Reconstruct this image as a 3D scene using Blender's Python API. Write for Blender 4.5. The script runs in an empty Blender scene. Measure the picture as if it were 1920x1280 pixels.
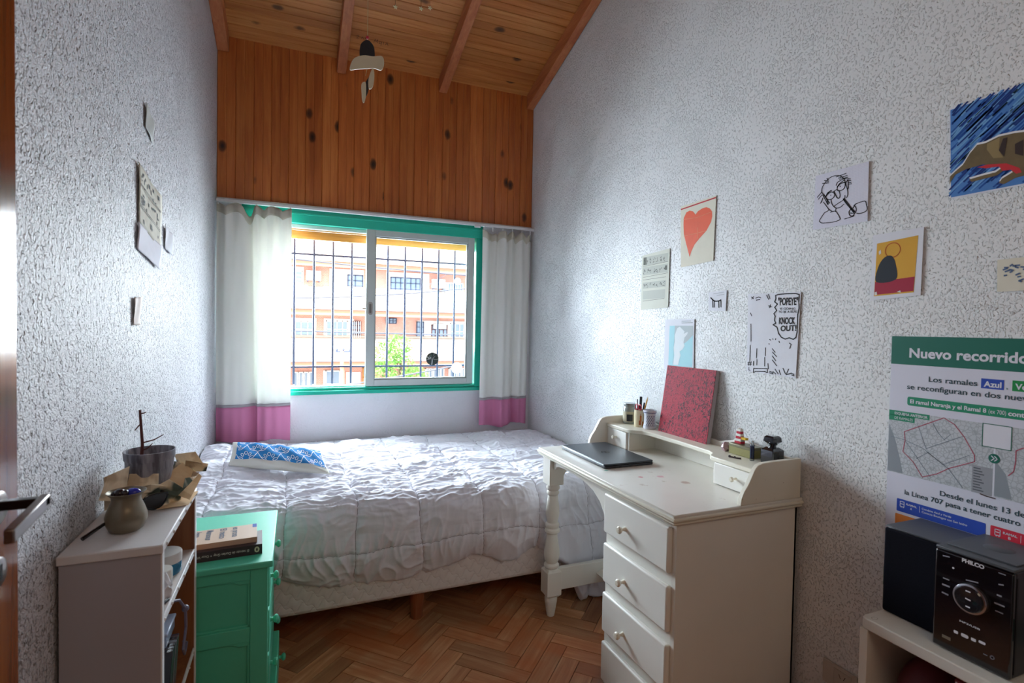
import bpy, bmesh, math, random
import numpy as np
from mathutils import Vector, Matrix

S = bpy.context.scene
COL = S.collection
rnd = random.Random(7)
PI = math.pi

# ------------------------------------------------------------------ camera
def camera():
    yaw, pitch, roll = math.radians(22.3), math.radians(-1.45), math.radians(1.05)
    f = Vector((math.sin(yaw) * math.cos(pitch), math.cos(yaw) * math.cos(pitch), math.sin(pitch)))
    r = Vector((math.cos(yaw), -math.sin(yaw), 0)); u = r.cross(f)
    c, s = math.cos(roll), math.sin(roll)
    r, u = r * c + u * s, u * c - r * s
    cd = bpy.data.cameras.new('camera'); cd.sensor_width = 36; cd.lens = 990 / 1920 * 36; cd.clip_start = .02
    cd.dof.use_dof = True; cd.dof.focus_distance = 2.7; cd.dof.aperture_fstop = 5.0
    o = bpy.data.objects.new('camera', cd); COL.objects.link(o)
    M = Matrix((r, u, -f)).transposed().to_4x4(); M.translation = (0, 0, 1.39)
    o.matrix_world = M; S.camera = o
camera()

# ------------------------------------------------------------------ world, sun, lights, exposure
W = bpy.data.worlds.new('world'); S.world = W; W.use_nodes = True
W.node_tree.nodes['Background'].inputs[0].default_value = (.80, .90, 1, 1)
W.node_tree.nodes['Background'].inputs[1].default_value = 3.2

def light(name, kind, loc, direction, power, color, size=None, angle=None):
    l = bpy.data.lights.new(name, kind); l.energy = power; l.color = color
    if size: l.shape = 'RECTANGLE'; l.size, l.size_y = size
    if angle: l.angle = angle
    o = bpy.data.objects.new(name, l); COL.objects.link(o); o.location = loc
    o.rotation_euler = Vector(direction).to_track_quat('-Z', 'Y').to_euler()
    return o
light('sun', 'SUN', (0, -5, 10), (.25, .62, -.75), 13.0, (1, .95, .88), angle=.009)
light('window_daylight', 'AREA', (.30, 4.42, 1.80), (.02, -1, -.42), 165, (.80, .92, 1), (2.0, 1.3))
light('warm_back_fill', 'AREA', (.55, -.75, 2.5), (.1, .8, -.55), 4.5, (1, .78, .58), (1.1, .8))  # unseen warm fill lamp added behind the camera, standing in for hall bounce
V = S.view_settings
V.view_transform = 'Standard'; V.look = 'None'; V.gamma = 1; V.use_curve_mapping = False; V.exposure = 0.78
S.cycles.max_bounces = 10; S.cycles.diffuse_bounces = 6; S.cycles.transparent_max_bounces = 16
S.cycles.use_denoising = True; S.cycles.sample_clamp_indirect = 6

# ------------------------------------------------------------------ materials
class NT:
    def __init__(s, name):
        s.m = bpy.data.materials.new(name); s.m.use_nodes = True
        s.t = s.m.node_tree; s.b = s.t.nodes['Principled BSDF']; s.out = s.t.nodes['Material Output']
    def n(s, typ, **k):
        nd = s.t.nodes.new(typ)
        for a, v in k.items(): setattr(nd, a, v)
        return nd
    def l(s, a, b): s.t.links.new(a, b)
    def set(s, nd, i, v):
        if hasattr(v, 'is_output') or isinstance(v, bpy.types.NodeSocket): s.l(v, nd.inputs[i])
        else: nd.inputs[i].default_value = v
    def math(s, op, a, b=0.0, clamp=False):
        nd = s.n('ShaderNodeMath', operation=op, use_clamp=clamp); s.set(nd, 0, a); s.set(nd, 1, b); return nd.outputs[0]
    def coord(s, world=False):
        if world: return s.n('ShaderNodeNewGeometry').outputs['Position']
        return s.n('ShaderNodeTexCoord').outputs['Object']
    def map(s, vec, scale=(1, 1, 1), loc=(0, 0, 0), rot=(0, 0, 0)):
        nd = s.n('ShaderNodeMapping'); s.l(vec, nd.inputs[0])
        s.set(nd, 'Scale', scale); s.set(nd, 'Location', loc); s.set(nd, 'Rotation', rot); return nd.outputs[0]
    def noise(s, vec, scale, detail=3, rough=.5, dist=0):
        nd = s.n('ShaderNodeTexNoise'); s.l(vec, nd.inputs['Vector'])
        for k, v in (('Scale', scale), ('Detail', detail), ('Roughness', rough), ('Distortion', dist)): s.set(nd, k, v)
        return nd.outputs[0]
    def ramp(s, fac, stops):
        nd = s.n('ShaderNodeValToRGB'); s.l(fac, nd.inputs[0]); e = nd.color_ramp.elements
        while len(e) < len(stops): e.new(.5)
        for el, (p, c) in zip(e, stops):
            el.position = p; el.color = (c, c, c, 1) if isinstance(c, (int, float)) else (*c, 1)
        return nd.outputs[0]
    def mix(s, fac, a, b, mode='MIX'):
        nd = s.n('ShaderNodeMix', data_type='RGBA', blend_type=mode)
        s.set(nd, 0, fac)
        for i, v in ((6, a), (7, b)):
            if isinstance(v, tuple): nd.inputs[i].default_value = (*v, 1)
            else: s.l(v, nd.inputs[i])
        return nd.outputs[2]
    def bump(s, h, strength=.3, dist=.01):
        nd = s.n('ShaderNodeBump'); s.l(h, nd.inputs['Height']); s.set(nd, 'Strength', strength); s.set(nd, 'Distance', dist)
        s.l(nd.outputs[0], s.b.inputs['Normal'])
    def color(s, c):
        if isinstance(c, tuple): s.b.inputs['Base Color'].default_value = (*c, 1)
        else: s.l(c, s.b.inputs['Base Color'])
    def p(s, **k):
        for a, v in k.items(): s.set(s.b, {'rough': 'Roughness', 'metal': 'Metallic', 'spec': 'Specular IOR Level', 'trans': 'Transmission Weight', 'coat': 'Coat Weight', 'sheen': 'Sheen Weight', 'alpha': 'Alpha', 'ior': 'IOR'}[a], v)

def lin(h):
    h = h.lstrip('#'); c = [int(h[i:i + 2], 16) / 255 for i in (0, 2, 4)]
    return tuple(x / 12.92 if x <= .04045 else ((x + .055) / 1.055) ** 2.4 for x in c)

_mc = {}
def paint(name, hexc, rough=.5, var=.06, nscale=8, bump=0, bscale=60, spec=.5, metal=0, coat=0, wear=None):
    if name in _mc: return _mc[name]
    m = NT(name); c = lin(hexc); vec = m.coord()
    base = m.mix(m.noise(vec, nscale, 4, .6), tuple(x * (1 - var) for x in c), tuple(min(1, x * (1 + var)) for x in c))
    if wear:
        base = m.mix(m.ramp(m.noise(vec, wear[1], 5, .7, .3), [(wear[2], 0), (wear[2] + .05, 1)]), base, lin(wear[0]))
    m.color(base); m.p(rough=rough, spec=spec, metal=metal, coat=coat)
    if bump: m.bump(m.noise(vec, bscale, 3), bump, .004)
    _mc[name] = m.m; return m.m

def plaster(name, hexc, thr=.53, strength=.8, rough=.42, fs=95, bd=.007, spec=.5):
    m = NT(name); vec = m.coord(True); c = lin(hexc)
    dens = m.noise(vec, 4.5, 3, .6)
    v2 = m.map(vec, (1, 1, .75))
    fl = m.noise(v2, fs, 1.6, .5, .5)
    lifted = m.math('ADD', fl, m.math('MULTIPLY', m.math('SUBTRACT', dens, .5), .38))
    h = m.ramp(lifted, [(thr, 0), (thr + .07, 1)])
    fine = m.noise(vec, 240, 2)
    hh = m.math('ADD', h, m.math('MULTIPLY', fine, .12))
    m.bump(hh, strength, bd)
    m.color(m.mix(m.noise(vec, 2.2, 3), tuple(x * .96 for x in c), c)); m.p(rough=rough, spec=spec)
    return m.m

def wood(name, dark, mid, lightc, axis=0, rough=.4, rand=.35, knots=True, grain=1.0, world=False, spec=.5, patch=None, dist=1.0):
    m = NT(name); vec = m.coord(world)
    oi = m.n('ShaderNodeObjectInfo').outputs['Random']
    off = m.n('ShaderNodeVectorMath', operation='SCALE'); off.inputs[0].default_value = (13.1, 7.7, 19.3); m.l(oi, off.inputs['Scale'])
    add = m.n('ShaderNodeVectorMath', operation='ADD'); m.l(vec, add.inputs[0]); m.l(off.outputs[0], add.inputs[1])
    v = add.outputs[0]
    sc = [1, 1, 1]; sc[axis] = .07
    vs = m.map(v, tuple(sc))
    g = m.noise(vs, 38 * grain, 5, .65, .4 * dist)
    big = m.noise(vs, 8 * grain, 3, .5, .6 * dist)
    f = m.math('ADD', m.math('MULTIPLY', g, .55), m.math('MULTIPLY', big, .45))
    col = m.ramp(f, [(.32, lin(dark)), (.5, lin(mid)), (.68, lin(lightc))])
    k = m.math('ADD', 1 - rand / 2, m.math('MULTIPLY', oi, rand))
    col = m.mix(1.0, col, m.n('ShaderNodeCombineColor').outputs[0], 'MULTIPLY')
    cc = [x for x in m.t.nodes if x.type == 'COMBINE_COLOR'][0]
    for i in range(3): m.l(k, cc.inputs[i])
    if knots:
        ks = [8, 8, 8]; ks[axis] = 4.6
        vo = m.n('ShaderNodeTexVoronoi'); m.l(m.map(v, tuple(ks)), vo.inputs['Vector']); m.set(vo, 'Scale', 1.0); m.set(vo, 'Randomness', 1.0)
        d = m.math('ADD', vo.outputs['Distance'], m.math('MULTIPLY', m.noise(v, 20, 2), .10))
        sepc = m.n('ShaderNodeSeparateColor'); m.l(vo.outputs['Color'], sepc.inputs[0])
        gate = m.math('GREATER_THAN', sepc.outputs[0], .40)
        kn = m.ramp(d, [(.10, 1), (.19, .75), (.26, 0)])
        col = m.mix(m.math('MULTIPLY', kn, gate), col, lin('#2c140b'))
    if patch:
        pv = m.noise(m.coord(True), patch[1], 3, .6)
        col = m.mix(m.ramp(pv, [(patch[2], 0), (patch[2] + .14, 1)]), col, lin(patch[0]), 'MIX') if len(patch) < 4 else m.mix(m.math('MULTIPLY', m.ramp(pv, [(patch[2], 0), (patch[2] + .14, 1)]), patch[3]), col, lin(patch[0]))
    m.color(col); m.p(rough=rough, spec=spec); m.bump(g, .12, .003)
    return m.m

def fabric(name, hexc, translucent=0, var=.05, bscale=420, bump=.2, rough=.9, nscale=6):
    m = NT(name); vec = m.coord(); c = lin(hexc)
    base = m.mix(m.noise(vec, nscale, 4), tuple(x * (1 - var) for x in c), tuple(min(1, x * (1 + var)) for x in c))
    m.color(base); m.p(rough=rough, spec=.2); m.bump(m.noise(vec, bscale, 2), bump, .001)
    if translucent:
        tr = m.n('ShaderNodeBsdfTranslucent'); m.l(base, tr.inputs[0])
        mx = m.n('ShaderNodeMixShader'); mx.inputs[0].default_value = translucent
        m.l(m.b.outputs[0], mx.inputs[1]); m.l(tr.outputs[0], mx.inputs[2]); m.l(mx.outputs[0], m.out.inputs[0])
    return m.m

def glass(name, tint=(.96, .98, 1), gloss=.06):
    m = NT(name); t = m.n('ShaderNodeBsdfTransparent'); t.inputs[0].default_value = (*tint, 1)
    g = m.n('ShaderNodeBsdfGlossy'); g.inputs['Roughness'].default_value = .02
    fr = m.n('ShaderNodeFresnel'); fr.inputs[0].default_value = 1.45
    mx = m.n('ShaderNodeMixShader'); m.l(fr.outputs[0], mx.inputs[0]); m.l(t.outputs[0], mx.inputs[1]); m.l(g.outputs[0], mx.inputs[2])
    m.l(mx.outputs[0], m.out.inputs[0]); return m.m

def flat(name, hexc, rough=.7):
    return paint(name, hexc, rough, .02, 20, spec=.3)

# ------------------------------------------------------------------ mesh helpers
class MB:
    def __init__(s): s.v = []; s.f = []
    def add(s, vs, fs):
        b = len(s.v); s.v += [tuple(map(float, v)) for v in vs]; s.f += [tuple(i + b for i in f) for f in fs]; return s
    def box(s, x0, x1, y0, y1, z0, z1):
        vs = [(x, y, z) for z in (z0, z1) for y in (y0, y1) for x in (x0, x1)]
        return s.add(vs, [(0, 2, 3, 1), (4, 5, 7, 6), (0, 1, 5, 4), (2, 6, 7, 3), (0, 4, 6, 2), (1, 3, 7, 5)])
    def hexa(s, q0, q1):
        return s.add(list(q0) + list(q1), [(3, 2, 1, 0), (4, 5, 6, 7)] + [(i, (i + 1) % 4, 4 + (i + 1) % 4, 4 + i) for i in range(4)])
    def prism(s, poly, axis, a, b):
        n = len(poly)
        def P(p, t):
            p = list(p); p.insert(axis, t); return tuple(p)
        vs = [P(p, a) for p in poly] + [P(p, b) for p in poly]
        return s.add(vs, [tuple(range(n))[::-1], tuple(range(n, 2 * n))] + [(i, (i + 1) % n, n + (i + 1) % n, n + i) for i in range(n)])
    def lathe(s, prof, c=(0, 0, 0), n=24, axis=2, a0=0):
        vs = []; fs = []
        m = len(prof)
        for r, h in prof:
            for k in range(n):
                a = 2 * PI * k / n + a0; p = [r * math.cos(a), r * math.sin(a)]; p.insert(axis, h)
                vs.append((c[0] + p[0], c[1] + p[1], c[2] + p[2]))
        for j in range(m - 1):
            for k in range(n):
                k2 = (k + 1) % n; fs.append((j * n + k, j * n + k2, (j + 1) * n + k2, (j + 1) * n + k))
        if prof[0][0] > 1e-6: fs.append(tuple(range(n))[::-1])
        if prof[-1][0] > 1e-6: fs.append(tuple((m - 1) * n + k for k in range(n)))
        return s.add(vs, fs)
    def tube(s, pts, r, n=8, caps=True):
        pts = [Vector(p) for p in pts]; m = len(pts); rs = r if isinstance(r, (list, tuple)) else [r] * m
        t = (pts[1] - pts[0]).normalized(); up = Vector((0, 0, 1)) if abs(t.z) < .9 else Vector((1, 0, 0)); nrm = t.cross(up).normalized()
        vs = []; fs = []
        for i, p in enumerate(pts):
            t = (pts[min(i + 1, m - 1)] - pts[max(i - 1, 0)]).normalized()
            nrm = (nrm - t * nrm.dot(t)).normalized(); bi = t.cross(nrm)
            for k in range(n):
                a = 2 * PI * k / n; vs.append(p + (nrm * math.cos(a) + bi * math.sin(a)) * rs[i])
        for j in range(m - 1):
            for k in range(n):
                k2 = (k + 1) % n; fs.append((j * n + k, j * n + k2, (j + 1) * n + k2, (j + 1) * n + k))
        if caps: fs += [tuple(range(n))[::-1], tuple((m - 1) * n + k for k in range(n))]
        return s.add(vs, fs)
    def grid(s, P, nu, nv):
        vs = [P(i / nu, j / nv) for j in range(nv + 1) for i in range(nu + 1)]
        fs = [(j * (nu + 1) + i, j * (nu + 1) + i + 1, (j + 1) * (nu + 1) + i + 1, (j + 1) * (nu + 1) + i) for j in range(nv) for i in range(nu)]
        return s.add(vs, fs)
    def ball(s, c, r, n=14, m=8, sq=(1, 1, 1)):
        vs = []; fs = []
        for j in range(m + 1):
            th = PI * j / m
            for k in range(n):
                a = 2 * PI * k / n
                vs.append((c[0] + r * sq[0] * math.sin(th) * math.cos(a), c[1] + r * sq[1] * math.sin(th) * math.sin(a), c[2] + r * sq[2] * math.cos(th)))
        for j in range(m):
            for k in range(n):
                k2 = (k + 1) % n; fs.append((j * n + k, (j + 1) * n + k, (j + 1) * n + k2, j * n + k2))
        return s.add(vs, fs)

ORG = {}
def mesh(name, mb, mat, org=(0, 0, 0), smooth=True, angle=35, merge=True):
    me = bpy.data.meshes.new(name)
    me.from_pydata([(v[0] - org[0], v[1] - org[1], v[2] - org[2]) for v in mb.v], [], mb.f)
    bm = bmesh.new(); bm.from_mesh(me)
    if merge: bmesh.ops.remove_doubles(bm, verts=bm.verts, dist=1e-6)
    bmesh.ops.recalc_face_normals(bm, faces=bm.faces); bm.to_mesh(me); bm.free()
    if mat: me.materials.append(mat)
    if smooth:
        me.polygons.foreach_set('use_smooth', [True] * len(me.polygons)); me.set_sharp_from_angle(angle=math.radians(angle))
    return me
def link(name, me, parent=None, org=(0, 0, 0), kind=None, label=None):
    o = bpy.data.objects.new(name, me); COL.objects.link(o)
    if parent is not None:
        p = ORG[parent.name]; o.parent = parent; o.location = tuple(a - b for a, b in zip(org, p))
    else: o.location = org
    ORG[o.name] = tuple(org)
    if kind: o['kind'] = kind
    if label: o['label'] = label
    return o
def obj(name, mb, mat, parent=None, org=None, smooth=True, bevel=0, angle=35, kind=None, label=None, seg=2, solid=0):
    if org is None: org = ORG[parent.name] if parent is not None else (0, 0, 0)
    o = link(name, mesh(name, mb, mat, org, smooth, angle), parent, org, kind, label)
    if solid:
        sm = o.modifiers.new('solid', 'SOLIDIFY'); sm.thickness = solid; sm.offset = 0
    if bevel:
        b = o.modifiers.new('bevel', 'BEVEL'); b.width = bevel; b.segments = seg; b.limit_method = 'ANGLE'; b.angle_limit = math.radians(40)
    return o
def tag(o, label, cat, group=None):
    o['label'] = label; o['category'] = cat
    if group: o['group'] = group
    return o
def thing(name, label, cat, loc, group=None):
    o = bpy.data.objects.new(name, None); COL.objects.link(o); o.location = loc; o.empty_display_size = .05
    ORG[o.name] = tuple(loc); return tag(o, label, cat, group)
def struct(name, mb, mat, **k): return obj(name, mb, mat, kind='structure', **k)

# flat print on any plane: F = (origin, udir, vdir, normal)
class Frame:
    def __init__(s, o, u, v, n): s.o, s.u, s.v, s.n = Vector(o), Vector(u), Vector(v), Vector(n)
    def P(s, a, b, h=0): return tuple(s.o + s.u * a + s.v * b + s.n * h)
def ribbon(mb, F, pts, w, h):
    pts = [Vector(p) for p in pts]
    for a, b in zip(pts, pts[1:]):
        d = b - a
        if d.length < 1e-7: continue
        d.normalize(); q = Vector((-d.y, d.x)) * w / 2; e = d * w * .3
        mb.add([F.P(*(a - e - q), h), F.P(*(b + e - q), h), F.P(*(b + e + q), h), F.P(*(a - e + q), h)], [(0, 1, 2, 3)])
def smooth_line(pts, n=5):
    if len(pts) < 3: return pts
    out = []; P = [Vector(p) for p in pts]; closed = (P[0] - P[-1]).length < 1e-6
    for i in range(len(P) - 1):
        p0 = P[i - 1] if i else (P[-2] if closed else P[0]); p3 = P[i + 2] if i + 2 < len(P) else (P[1] if closed else P[-1])
        for k in range(n):
            t = k / n; a, b = P[i], P[i + 1]
            out.append(.5 * ((2 * a) + (b - p0) * t + (2 * p0 - 5 * a + 4 * b - p3) * t * t + (3 * a - p0 - 3 * b + p3) * t ** 3))
    out.append(P[-1]); return [tuple(p) for p in out]
def strokes(name, F, lines, w, mat, parent, h=.0006, sm=True, sc=1.0, **k):
    mb = MB()
    for l in lines:
        l = [(p[0] * sc, p[1] * sc) for p in l]
        ribbon(mb, F, smooth_line(l) if sm else l, w, h)
    return obj(name, mb, mat, parent, smooth=False, **k)
def fill(name, F, polys, mat, parent, h=.0004, sm=False, sc=1.0, **k):
    mb = MB()
    for p in polys:
        p = [(q[0] * sc, q[1] * sc) for q in p]
        if sm: p = smooth_line(p + [p[0]])[:-1]
        mb.add([F.P(a, b, h) for a, b in p], [tuple(range(len(p)))])
    return obj(name, mb, mat, parent, smooth=False, **k)
def rect(u0, v0, u1, v1): return [(u0, v0), (u1, v0), (u1, v1), (u0, v1)]
def rrect(u0, v0, u1, v1, r):
    out = []
    for cx, cy, a in ((u1 - r, v0 + r, -90), (u1 - r, v1 - r, 0), (u0 + r, v1 - r, 90), (u0 + r, v0 + r, 180)):
        for k in range(5):
            t = math.radians(a + k * 22.5); out.append((cx + r * math.cos(t), cy + r * math.sin(t)))
    return out
def circ(cu, cv, r, n=20): return [(cu + r * math.cos(2 * PI * k / n), cv + r * math.sin(2 * PI * k / n)) for k in range(n)]
def lettering(body, F, u0, u1, vb, cap, mat, parent, h=.0006, bold=0.0, slant=0, rise=0, name='lettering'):
    """words fitted between u0 and u1, baseline vb (v grows downwards in sheet frames: F.v must point up), capitals cap high"""
    cu = bpy.data.curves.new('letters', 'FONT'); cu.body = body; cu.size = 1; cu.offset = bold; cu.shear = slant; cu.resolution_u = 3
    o = bpy.data.objects.new('letters', cu); COL.objects.link(o)
    dg = bpy.context.evaluated_depsgraph_get(); dg.update()
    me = bpy.data.meshes.new_from_object(o.evaluated_get(dg))
    bpy.data.objects.remove(o)
    vs = np.array([v.co[:2] for v in me.vertices]); x0, x1 = vs[:, 0].min(), vs[:, 0].max()
    sx = (u1 - u0) / (x1 - x0); sy = cap / .73
    mb = MB(); mb.add([F.P(u0 + (x - x0) * sx, vb + y * sy + rise * (x - x0) / (x1 - x0), h) for x, y in vs], [tuple(p.vertices) for p in me.polygons])
    bpy.data.meshes.remove(me)
    return obj(name, mb, mat, parent, smooth=False)

# ------------------------------------------------------------------ shared materials
XL, XR, D = -.46, 1.687, 3.76
SL = .3
def ceil_z(y): return 3.165 + SL * (D - y)
M_wall = plaster('wall_paint_white', '#e6e8ea', .562, .85, .5, 150, .008)
M_wall_l = plaster('wall_paint_left', '#dcdde4', .508, 1.0, .45, 92, .045, .35)
M_wallb = plaster('wall_paint_window_side', '#e9e8ee', .50, .35, .6)
M_pine = wood('varnished_pine_wall', '#a85528', '#c26c34', '#d68746', 2, .36, .24)
M_pinec = wood('varnished_pine_ceiling', '#96501f', '#b06c35', '#c4864c', 0, .40, .25)
M_rafter = wood('rafter_wood', '#934d2d', '#ad633b', '#bd7a4c', 1, .5, .15, False, 1.6)
M_parq = wood('parquet_oak', '#9c6446', '#c08a62', '#dcb088', 0, .38, .62, False, 1.2, patch=('#c4662f', 2.4, .48, .6))
M_cream = paint('cream_gloss_paint', '#e9e6de', .38, .04, 5, .05, 30)
M_teal = paint('teal_gloss_paint', '#12b79c', .35, .06, 6, .08, 25)
M_green = paint('green_dresser_paint', '#56cba9', .42, .07, 7, .1, 40)
M_alu = paint('grey_white_aluminium', '#c3cbc9', .4, .06, 10, metal=.15)
M_white = paint('white_plastic', '#e8e8ea', .4, .03)
M_black = paint('black_plastic', '#17171c', .45, .08, 30)
M_ink = flat('black_ink', '#1d1d22')
M_paper = paint('white_paper', '#dfe1ea', .8, .03, 14)
M_paperold = paint('aged_paper', '#dcd8c8', .8, .06, 14)

# ------------------------------------------------------------------ ROOM SHELL
Y0 = -.95
fl = struct('floor', MB().box(XL - .15, XR + .15, Y0 - .1, D + .2, -.12, -.012), flat('floor_bed', '#3a2418'))
def herring():
    L, w = .31, .0775; n = 4; g = .0015
    def pm(name, hor):
        a, b = (L, w) if hor else (w, L)
        mb = MB().box(-a / 2 + g, a / 2 - g, -b / 2 + g, b / 2 - g, -.012, 0)
        return mb
    c, s = math.cos(PI / 4), math.sin(PI / 4)
    # one plank mesh, long side along its own X
    me = mesh('plank', pm('plank', True), M_parq, smooth=False)
    ox, oy = .455, 2.121
    near = []; rest = []
    for k in range(-60, 60):
        for m in range(-12, 12):
            for hor in (1, 0):
                if hor: x, y = k * w + 2 * L * m + L / 2, k * w + w / 2
                else: x, y = k * w + w / 2, (k + 1) * w + 2 * L * m + L / 2
                X, Y = ox + c * x - s * y, oy + s * x + c * y
                if not (XL - .1 < X < XR + .1 and Y0 < Y < D + .1): continue
                (near if (-.25 < X < 1.45 and 1.25 < Y < 2.95) else rest).append((X, Y, PI / 4 if hor else -PI / 4))
    for X, Y, a in near:
        o = link('plank', me, fl, (X, Y, rnd.uniform(-.0006, .0004))); o.rotation_euler = (rnd.uniform(-.001, .001), 0, a)
    mb = MB()
    for X, Y, a in rest:
        ca, sa = math.cos(a), math.sin(a); hx, hy = L / 2 - g, w / 2 - g
        q = [(X + ca * p - sa * r, Y + sa * p + ca * r) for p, r in ((-hx, -hy), (hx, -hy), (hx, hy), (-hx, hy))]
        mb.hexa([(p[0], p[1], -.012) for p in q], [(p[0], p[1], 0) for p in q])
    obj('plank_field', mb, M_parq, fl, smooth=False, kind='stuff')
herring()
def side_wall(name, x0, x1, m_):
    poly = [(Y0 - .1, -.1), (D + .2, -.1), (D + .2, ceil_z(D + .2) + .05), (Y0 - .1, ceil_z(Y0 - .1) + .05)]
    return struct(name, MB().prism(poly, 0, x0, x1), m_)
side_wall('wall_left', XL - .15, XL, M_wall_l); side_wall('wall_right', XR, XR + .15, M_wall)
struct('wall_front', MB().box(XL, XR, Y0 - .1, Y0, -.1, ceil_z(Y0) + .05), paint('hall_side_brown', '#5a4738', .7))
WX0, WX1, WZ0, WZ1 = -.25, 1.25, .955, 2.06
wb = MB(); yo = D + .2
wb.box(XL, XR, D, yo, -.1, WZ0); wb.box(XL, WX0, D, yo, WZ0, WZ1); wb.box(WX1, XR, D, yo, WZ0, WZ1)
wb.box(XL, XR, D + .02, yo, WZ1, ceil_z(D) + .05)
wallb = struct('wall_back', wb, M_wallb)
x = XL; wp = (XR - XL) / 21
for i in range(21):
    a, b = XL + i * wp, XL + (i + 1) * wp
    # tongue-and-groove board with chamfered edges and a centre bead
    g = .004; t = .016
    prof = [(a, D), (a, D + .003), (a + g, D - t + .014), (a + wp * .5 - .004, D - t + .014), (a + wp * .5 - .002, D - t + .0165), (a + wp * .5 + .002, D - t + .0165), (a + wp * .5 + .004, D - t + .014), (b - g, D - t + .014), (b, D + .003), (b, D)]
    prof = [(p[0], p[1] - .002) for p in prof] ; prof[0] = (a, D + .02); prof[-1] = (b, D + .02)
    me = mesh('plank', MB().prism(prof, 2, 2.165, ceil_z(D) + .02), M_pine, ((a + b) / 2, D, 2.6), smooth=False)
    link('plank', me, wallb, ((a + b) / 2, D, 2.6))
cl = struct('ceiling', MB().prism([(Y0 - .1, ceil_z(Y0 - .1) + .012), (D + .25, ceil_z(D + .25) + .012), (D + .25, ceil_z(D + .25) + .15), (Y0 - .1, ceil_z(Y0 - .1) + .15)], 0, XL - .15, XR + .15), M_pinec)
th = math.atan(SL); pw = .112
cpm = mesh('plank', MB().prism([(-pw / 2 + .0005, .012), (-pw / 2 + .0005, .004), (-pw / 2 + .004, 0), (-.003, 0), (-.0015, .0025), (.0015, .0025), (.003, 0), (pw / 2 - .004, 0), (pw / 2 - .0005, .004), (pw / 2 - .0005, .012)], 0, XL, XR), M_pinec, smooth=False)
far = MB()
for k in range(46):
    y = D - (k + .5) * pw * math.cos(th); z = ceil_z(y)
    if y < Y0 - .05: break
    if k < 16:
        o = link('plank', cpm, cl, (0, y, z)); o.rotation_euler = (-th, 0, 0)
    else:
        h = pw / 2 - .001
        far.prism([(y - h * math.cos(th), z + h * math.sin(th)), (y + h * math.cos(th), z - h * math.sin(th)), (y + h * math.cos(th), z - h * math.sin(th) + .012), (y - h * math.cos(th), z + h * math.sin(th) + .012)], 0, XL, XR)
obj('plank_field', far, M_pinec, cl, smooth=False, kind='stuff')
# pencilled writing on the ceiling boards
Fc = Frame((0, D, ceil_z(D) - .001), (1, 0, 0), (0, -math.cos(th), math.sin(th)), (0, -math.sin(th), -math.cos(th)))
for i, xx in enumerate((-.427, .27, .965, 1.652)):
    hw = .029 if i else .033
    zb = lambda y: ceil_z(y) - .098
    struct('trim_%d' % (i + 1), MB().prism([(D - .012, zb(D)), (Y0, zb(Y0)), (Y0, ceil_z(Y0) + .004), (D - .012, ceil_z(D) + .004)], 0, xx - hw, xx + hw), M_rafter, bevel=.003)
struct('trim_5', MB().box(XL, XR, D - .016, D + .02, 2.158, 2.170), paint('cladding_bottom_strip', '#c9c3bd', .5))

# ------------------------------------------------------------------ WINDOW
win = bpy.data.objects.new('window_1', None); COL.objects.link(win); win['kind'] = 'structure'; win.location = (.61, D, WZ0); ORG['window_1'] = (.61, D, WZ0)
c = MB()
c.box(-.32, 1.285, D - .02, D + .0, 2.05, 2.158)           # header board
obj('header', c, M_teal, win, bevel=.003)
obj('header_bead', MB().box(-.32, 1.285, D - .026, D - .02, 2.105, 2.118), M_teal, win, bevel=.002)
obj('sill', MB().box(-.32, 1.285, D - .03, D + .14, .922, .948), M_teal, win, bevel=.004)
obj('sill_upper', MB().box(-.27, 1.262, D - .012, D + .14, .948, .966), M_teal, win, bevel=.003)
obj('jamb', MB().box(1.236, 1.285, D - .02, D + .14, .948, 2.05), M_teal, win, bevel=.003)
obj('jamb', MB().box(-.27, -.25, D - .0, D + .14, .948, 2.05), M_teal, win, bevel=.003)
obj('soffit', MB().box(-.25, 1.25, D, D + .14, 2.052, 2.07), M_teal, win)
tr = MB(); tr.box(-.25, .47, D + .03, D + .075, 2.028, 2.052); tr.box(-.25, -.214, D + .03, D + .075, .966, 2.03); tr.box(-.25, 1.24, D + .02, D + .08, .964, .974)
obj('track', tr, M_alu, win, bevel=.002)
sash = MB()
sx0, sx1, sz0, sz1 = .447, 1.225, .972, 2.052; sy0, sy1 = D - .012, D + .02
sash.box(sx0, sx0 + .058, sy0, sy1, sz0, sz1); sash.box(sx1 - .048, sx1, sy0, sy1, sz0, sz1)
sash.box(sx0 + .058, sx1 - .048, sy0, sy1, sz0, sz0 + .042); sash.box(sx0 + .058, sx1 - .048, sy0, sy1, sz1 - .044, sz1)
sh = obj('sash', sash, M_alu, win, bevel=.003)
bd = MB(); a0, a1, b0, b1 = sx0 + .058, sx1 - .048, sz0 + .042, sz1 - .044
bd.box(a0, a0 + .009, sy0 + .012, sy1 - .004, b0, b1); bd.box(a1 - .009, a1, sy0 + .012, sy1 - .004, b0, b1); bd.box(a0 + .009, a1 - .009, sy0 + .012, sy1 - .004, b0, b0 + .009); bd.box(a0 + .009, a1 - .009, sy0 + .012, sy1 - .004, b1 - .009, b1)
obj('glazing_bead', bd, paint('bead_metal', '#aab2b0', .35, metal=.3), sh)
obj('pane', MB().box(a0, a1, D + .002, D + .006, b0, b1), glass('window_glass'), sh)
lk = MB(); lk.prism(rrect(.459, 1.462, .491, 1.552, .014), 1, D - .017, D - .011)
lo = obj('lock_plate', lk, paint('lock_grey', '#a39d98', .45), win, bevel=.002)
obj('lock_slot', MB().prism(rrect(.468, 1.475, .482, 1.540, .006), 1, D - .019, D - .0165), paint('lock_dark', '#6f6864', .5), lo)
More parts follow.
